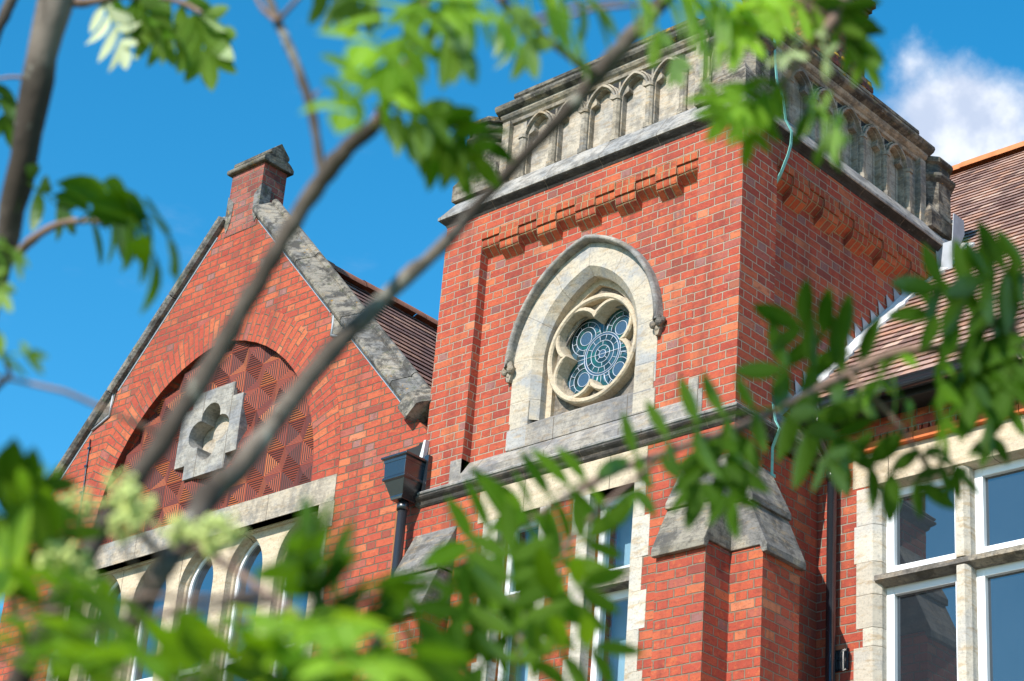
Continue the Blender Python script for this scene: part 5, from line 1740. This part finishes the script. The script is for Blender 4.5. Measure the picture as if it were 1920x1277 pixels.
    A(440, 1270, 1.2, 580, 1250, 1.14, 5, 140, 40, 0.2, 0.5, 'leaf')
    A(640, 1310, 1.25, 780, 1230, 1.2, 5, 150, 40, 0.15, 0.5, 'leaf')
    A(700, 1270, 1.3, 820, 1240, 1.25, 4, 105, 50, 0.2, 0.5, 'leaf_shaded')
    A(540, 1310, 1.2, 680, 1245, 1.05, 4, 140, 60, 0.15, 0.6, 'leaf_young')

    # ---- second tree, to the right, whose twigs reach in from the right edge
    base = pt(2500, 1500, 2.5); base.z = 0
    T2 = empty('rowan_tree', base, 'rowan tree reaching in from the right with leaves coloured as in shade before tower and wing', 'tree')
    f = Vector((base.x, base.y + 0.02, 1.7))
    branch3(T2, 'trunk', [base, base + Vector((-0.02, 0.01, 0.8)), f, f + Vector((-0.05, 0.1, 0.8)), f + Vector((-0.06, 0.2, 1.7))], [0.06, 0.05, 0.042, 0.03, 0.014], n=14)
    branch3(T2, 'limb', [f + Vector((0, 0, 0.1)), f * 0.45 + pt(1980, 690, 2.15) * 0.55, pt(1930, 672, 2.15), pt(1800, 655, 2.12), pt(1680, 662, 2.1), pt(1590, 700, 2.08), pt(1480, 755, 2.05), pt(1400, 795, 2.02), pt(1250, 848, 1.96), pt(1130, 895, 1.9), pt(1000, 972, 1.84), pt(900, 1040, 1.8)],
            [0.03, 0.016, 0.0058, 0.0052, 0.005, 0.0045, 0.0042, 0.004, 0.0036, 0.0035, 0.003, 0.002], 'twig', 8)
    g0 = f + Vector((-0.055, 0.13, 1.0))
    branch3(T2, 'limb', [g0, pt(2250, -420, 2.15), pt(1900, -330, 2.05), pt(1660, -110, 1.96), pt(1560, 40, 1.9), pt(1500, 110, 1.88), pt(1450, 190, 1.86)], [0.018, 0.011, 0.008, 0.006, 0.005, 0.0045, 0.003], 'twig', 8)
    branch(T2, 'twig', [(1250, 848, 1.96, 9), (1120, 960, 1.86, 9), (1010, 1090, 1.78, 9), (975, 1200, 1.72, 9), (968, 1330, 1.7, 9)], 'twig', 6)
    branch(T2, 'twig', [(800, 1130, 1.75, 16), (745, 1150, 1.72, 20), (690, 1230, 1.7, 16)], 'twig', 6)
    branch(T2, 'twig', [(1590, 700, 2.08, 10), (1680, 790, 2.06, 9), (1740, 880, 2.05, 7)], 'twig', 6)
    def B(*a, **k):
        k.setdefault('sc', 1.07)
        if len(a) < 13 and 'wr' not in k: k['wr'] = 0.36
        return leaf(T2, *a, **k)
    # pale and dark leaflets at the top right corner
    B(1580, -10, 1.93, 1430, 40, 1.86, 5, 78, 40, 0.35, 0.4, 'leaf_young')
    B(1500, 10, 1.9, 1590, 62, 1.9, 2, 84, 15, 0.0, 0.9, 'leaf_shaded')
    B(1490, -10, 1.9, 1580, 20, 1.9, 2, 84, 30, 0.0, 0.9, 'leaf_shaded')
    B(1530, 60, 1.9, 1480, 100, 1.84, 2, 56, 60, 0.2, 0.5, 'leaf_pale')
    B(1535, 70, 1.9, 1550, 110, 1.84, 2, 54, 60, 0.3, 0.5, 'leaf_pale')
    B(1560, 40, 1.9, 1620, 110, 1.9, 3, 66, 25, 0.4, 0.6, 'leaf')
    B(1440, -20, 1.9, 1390, 70, 1.84, 4, 80, 35, 0.4, 0.4, 'leaf_young')
    B(1470, 150, 1.86, 1370, 210, 1.82, 4, 78, 20, 0.55, 0.4, 'leaf')
    B(1440, 170, 1.86, 1410, 250, 1.84, 3, 66, 25, 0.4, 0.5, 'leaf')
    B(1510, 185, 1.86, 1565, 240, 1.8, 3, 72, 45, 0.25, 0.5, 'leaf_young')
    B(1440, 200, 1.86, 1390, 200, 1.8, 3, 66, 50, 0.4, 0.5, 'leaf_young')
    B(1510, 200, 1.86, 1550, 260, 1.86, 2, 64, 20, 0.3, 0.6, 'leaf_shaded')
    B(1400, 190, 1.86, 1345, 180, 1.86, 2, 60, 40, 0.3, 0.5, 'leaf')
    # right edge
    B(1640, 700, 2.1, 1500, 610, 2.08, 4, 96, 5, 0.0, 0.4, 'leaf_shaded')
    B(1600, 705, 2.08, 1470, 690, 2.06, 3, 96, 25, 0.05, 0.3, 'leaf_shaded')
    B(1940, 590, 2.15, 1760, 540, 2.1, 4, 100, 15, -0.05, 0.45, 'leaf_shaded')
    B(1935, 500, 2.15, 1850, 520, 2.12, 3, 96, 0, -0.1, 0.4, 'leaf_shaded')
    B(1900, 640, 2.14, 1750, 590, 2.1, 4, 90, 40, 0.2, 0.4, 'leaf_shaded')
    B(1880, 650, 2.13, 1830, 740, 2.1, 4, 92, 25, 0.3, 0.45, 'leaf_shaded')
    B(1930, 620, 2.13, 1890, 720, 2.1, 4, 96, 20, 0.2, 0.4, 'leaf_shaded')
    B(1700, 660, 2.1, 1645, 710, 2.06, 2, 70, 65, 0.5, 0.5, 'leaf', 0.32)
    B(1640, 670, 2.1, 1700, 760, 2.04, 3, 72, 65, 0.6, 0.6, 'leaf', 0.32)
    B(1760, 655, 2.12, 1770, 790, 2.06, 3, 80, 65, 0.7, 0.6, 'leaf', 0.3)
    B(1800, 660, 2.12, 1850, 790, 2.08, 3, 76, 55, 0.7, 0.6, 'leaf_shaded', 0.34)
    B(1610, 730, 2.07, 1590, 830, 2.06, 2, 84, 45, 0.3, 0.5, 'leaf')
    B(1560, 860, 2.06, 1720, 905, 2.05, 4, 84, 15, 0.3, 0.4, 'leaf_shaded')
    B(1720, 850, 2.05, 1790, 880, 2.04, 3, 70, 45, 0.5, 0.5, 'leaf_shaded')
    B(1900, 760, 2.1, 1860, 820, 2.08, 2, 60, 30, 0.5, 0.5, 'leaf_shaded')
    # middle
    B(1460, 765, 2.04, 1180, 860, 1.92, 5, 84, 5, -0.1, 0.15, 'leaf')
    B(1400, 800, 2.03, 1320, 910, 1.98, 4, 92, 25, 0.6, 0.4, 'leaf_shaded')
    B(1350, 815, 2.0, 1370, 930, 1.96, 3, 84, 35, 0.5, 0.5, 'leaf_shaded')
    B(1460, 770, 2.03, 1550, 860, 2.0, 3, 84, 25, 0.3, 0.4, 'leaf_shaded')
    B(1250, 850, 1.95, 1190, 920, 1.9, 2, 76, 50, 0.5, 0.5, 'leaf_shaded')
    B(1470, 760, 2.04, 1570, 820, 2.04, 3, 90, 15, 0.1, 0.5, 'leaf_shaded')
    # bottom centre
    B(1120, 900, 1.9, 990, 960, 1.82, 4, 100, 5, -0.35, 0.3, 'leaf')
    B(1000, 975, 1.83, 880, 1020, 1.78, 4, 105, 10, -0.3, 0.3, 'leaf')
    B(970, 1290, 1.7, 958, 1040, 1.72, 5, 100, 15, 0.0, 0.5, 'leaf')
    B(985, 1130, 1.76, 1100, 1010, 1.76, 3, 100, 10, 0.0, 0.5, 'leaf')
    B(980, 1180, 1.74, 1090, 1100, 1.72, 3, 100, 20, 0.1, 0.5, 'leaf')
    B(975, 1250, 1.72, 1110, 1215, 1.7, 3, 100, 35, 0.1, 0.4, 'leaf')
    B(970, 1200, 1.72, 870, 1150, 1.7, 3, 100, 30, 0.15, 0.4, 'leaf_shaded')
    B(965, 1290, 1.7, 860, 1230, 1.68, 3, 100, 30, 0.15, 0.4, 'leaf_shaded')
    B(900, 1040, 1.8, 870, 1130, 1.78, 3, 90, 35, 0.35, 0.4, 'leaf')
    B(1030, 1060, 1.8, 1010, 1180, 1.76, 4, 96, 40, 0.4, 0.4, 'leaf')
    B(900, 1290, 1.6, 790, 1240, 1.55, 4, 110, 40, 0.2, 0.4, 'leaf_shaded')
    B(860, 1060, 1.8, 760, 1120, 1.7, 3, 80, 40, 0.3, 0.5, 'leaf_shaded')
trees()
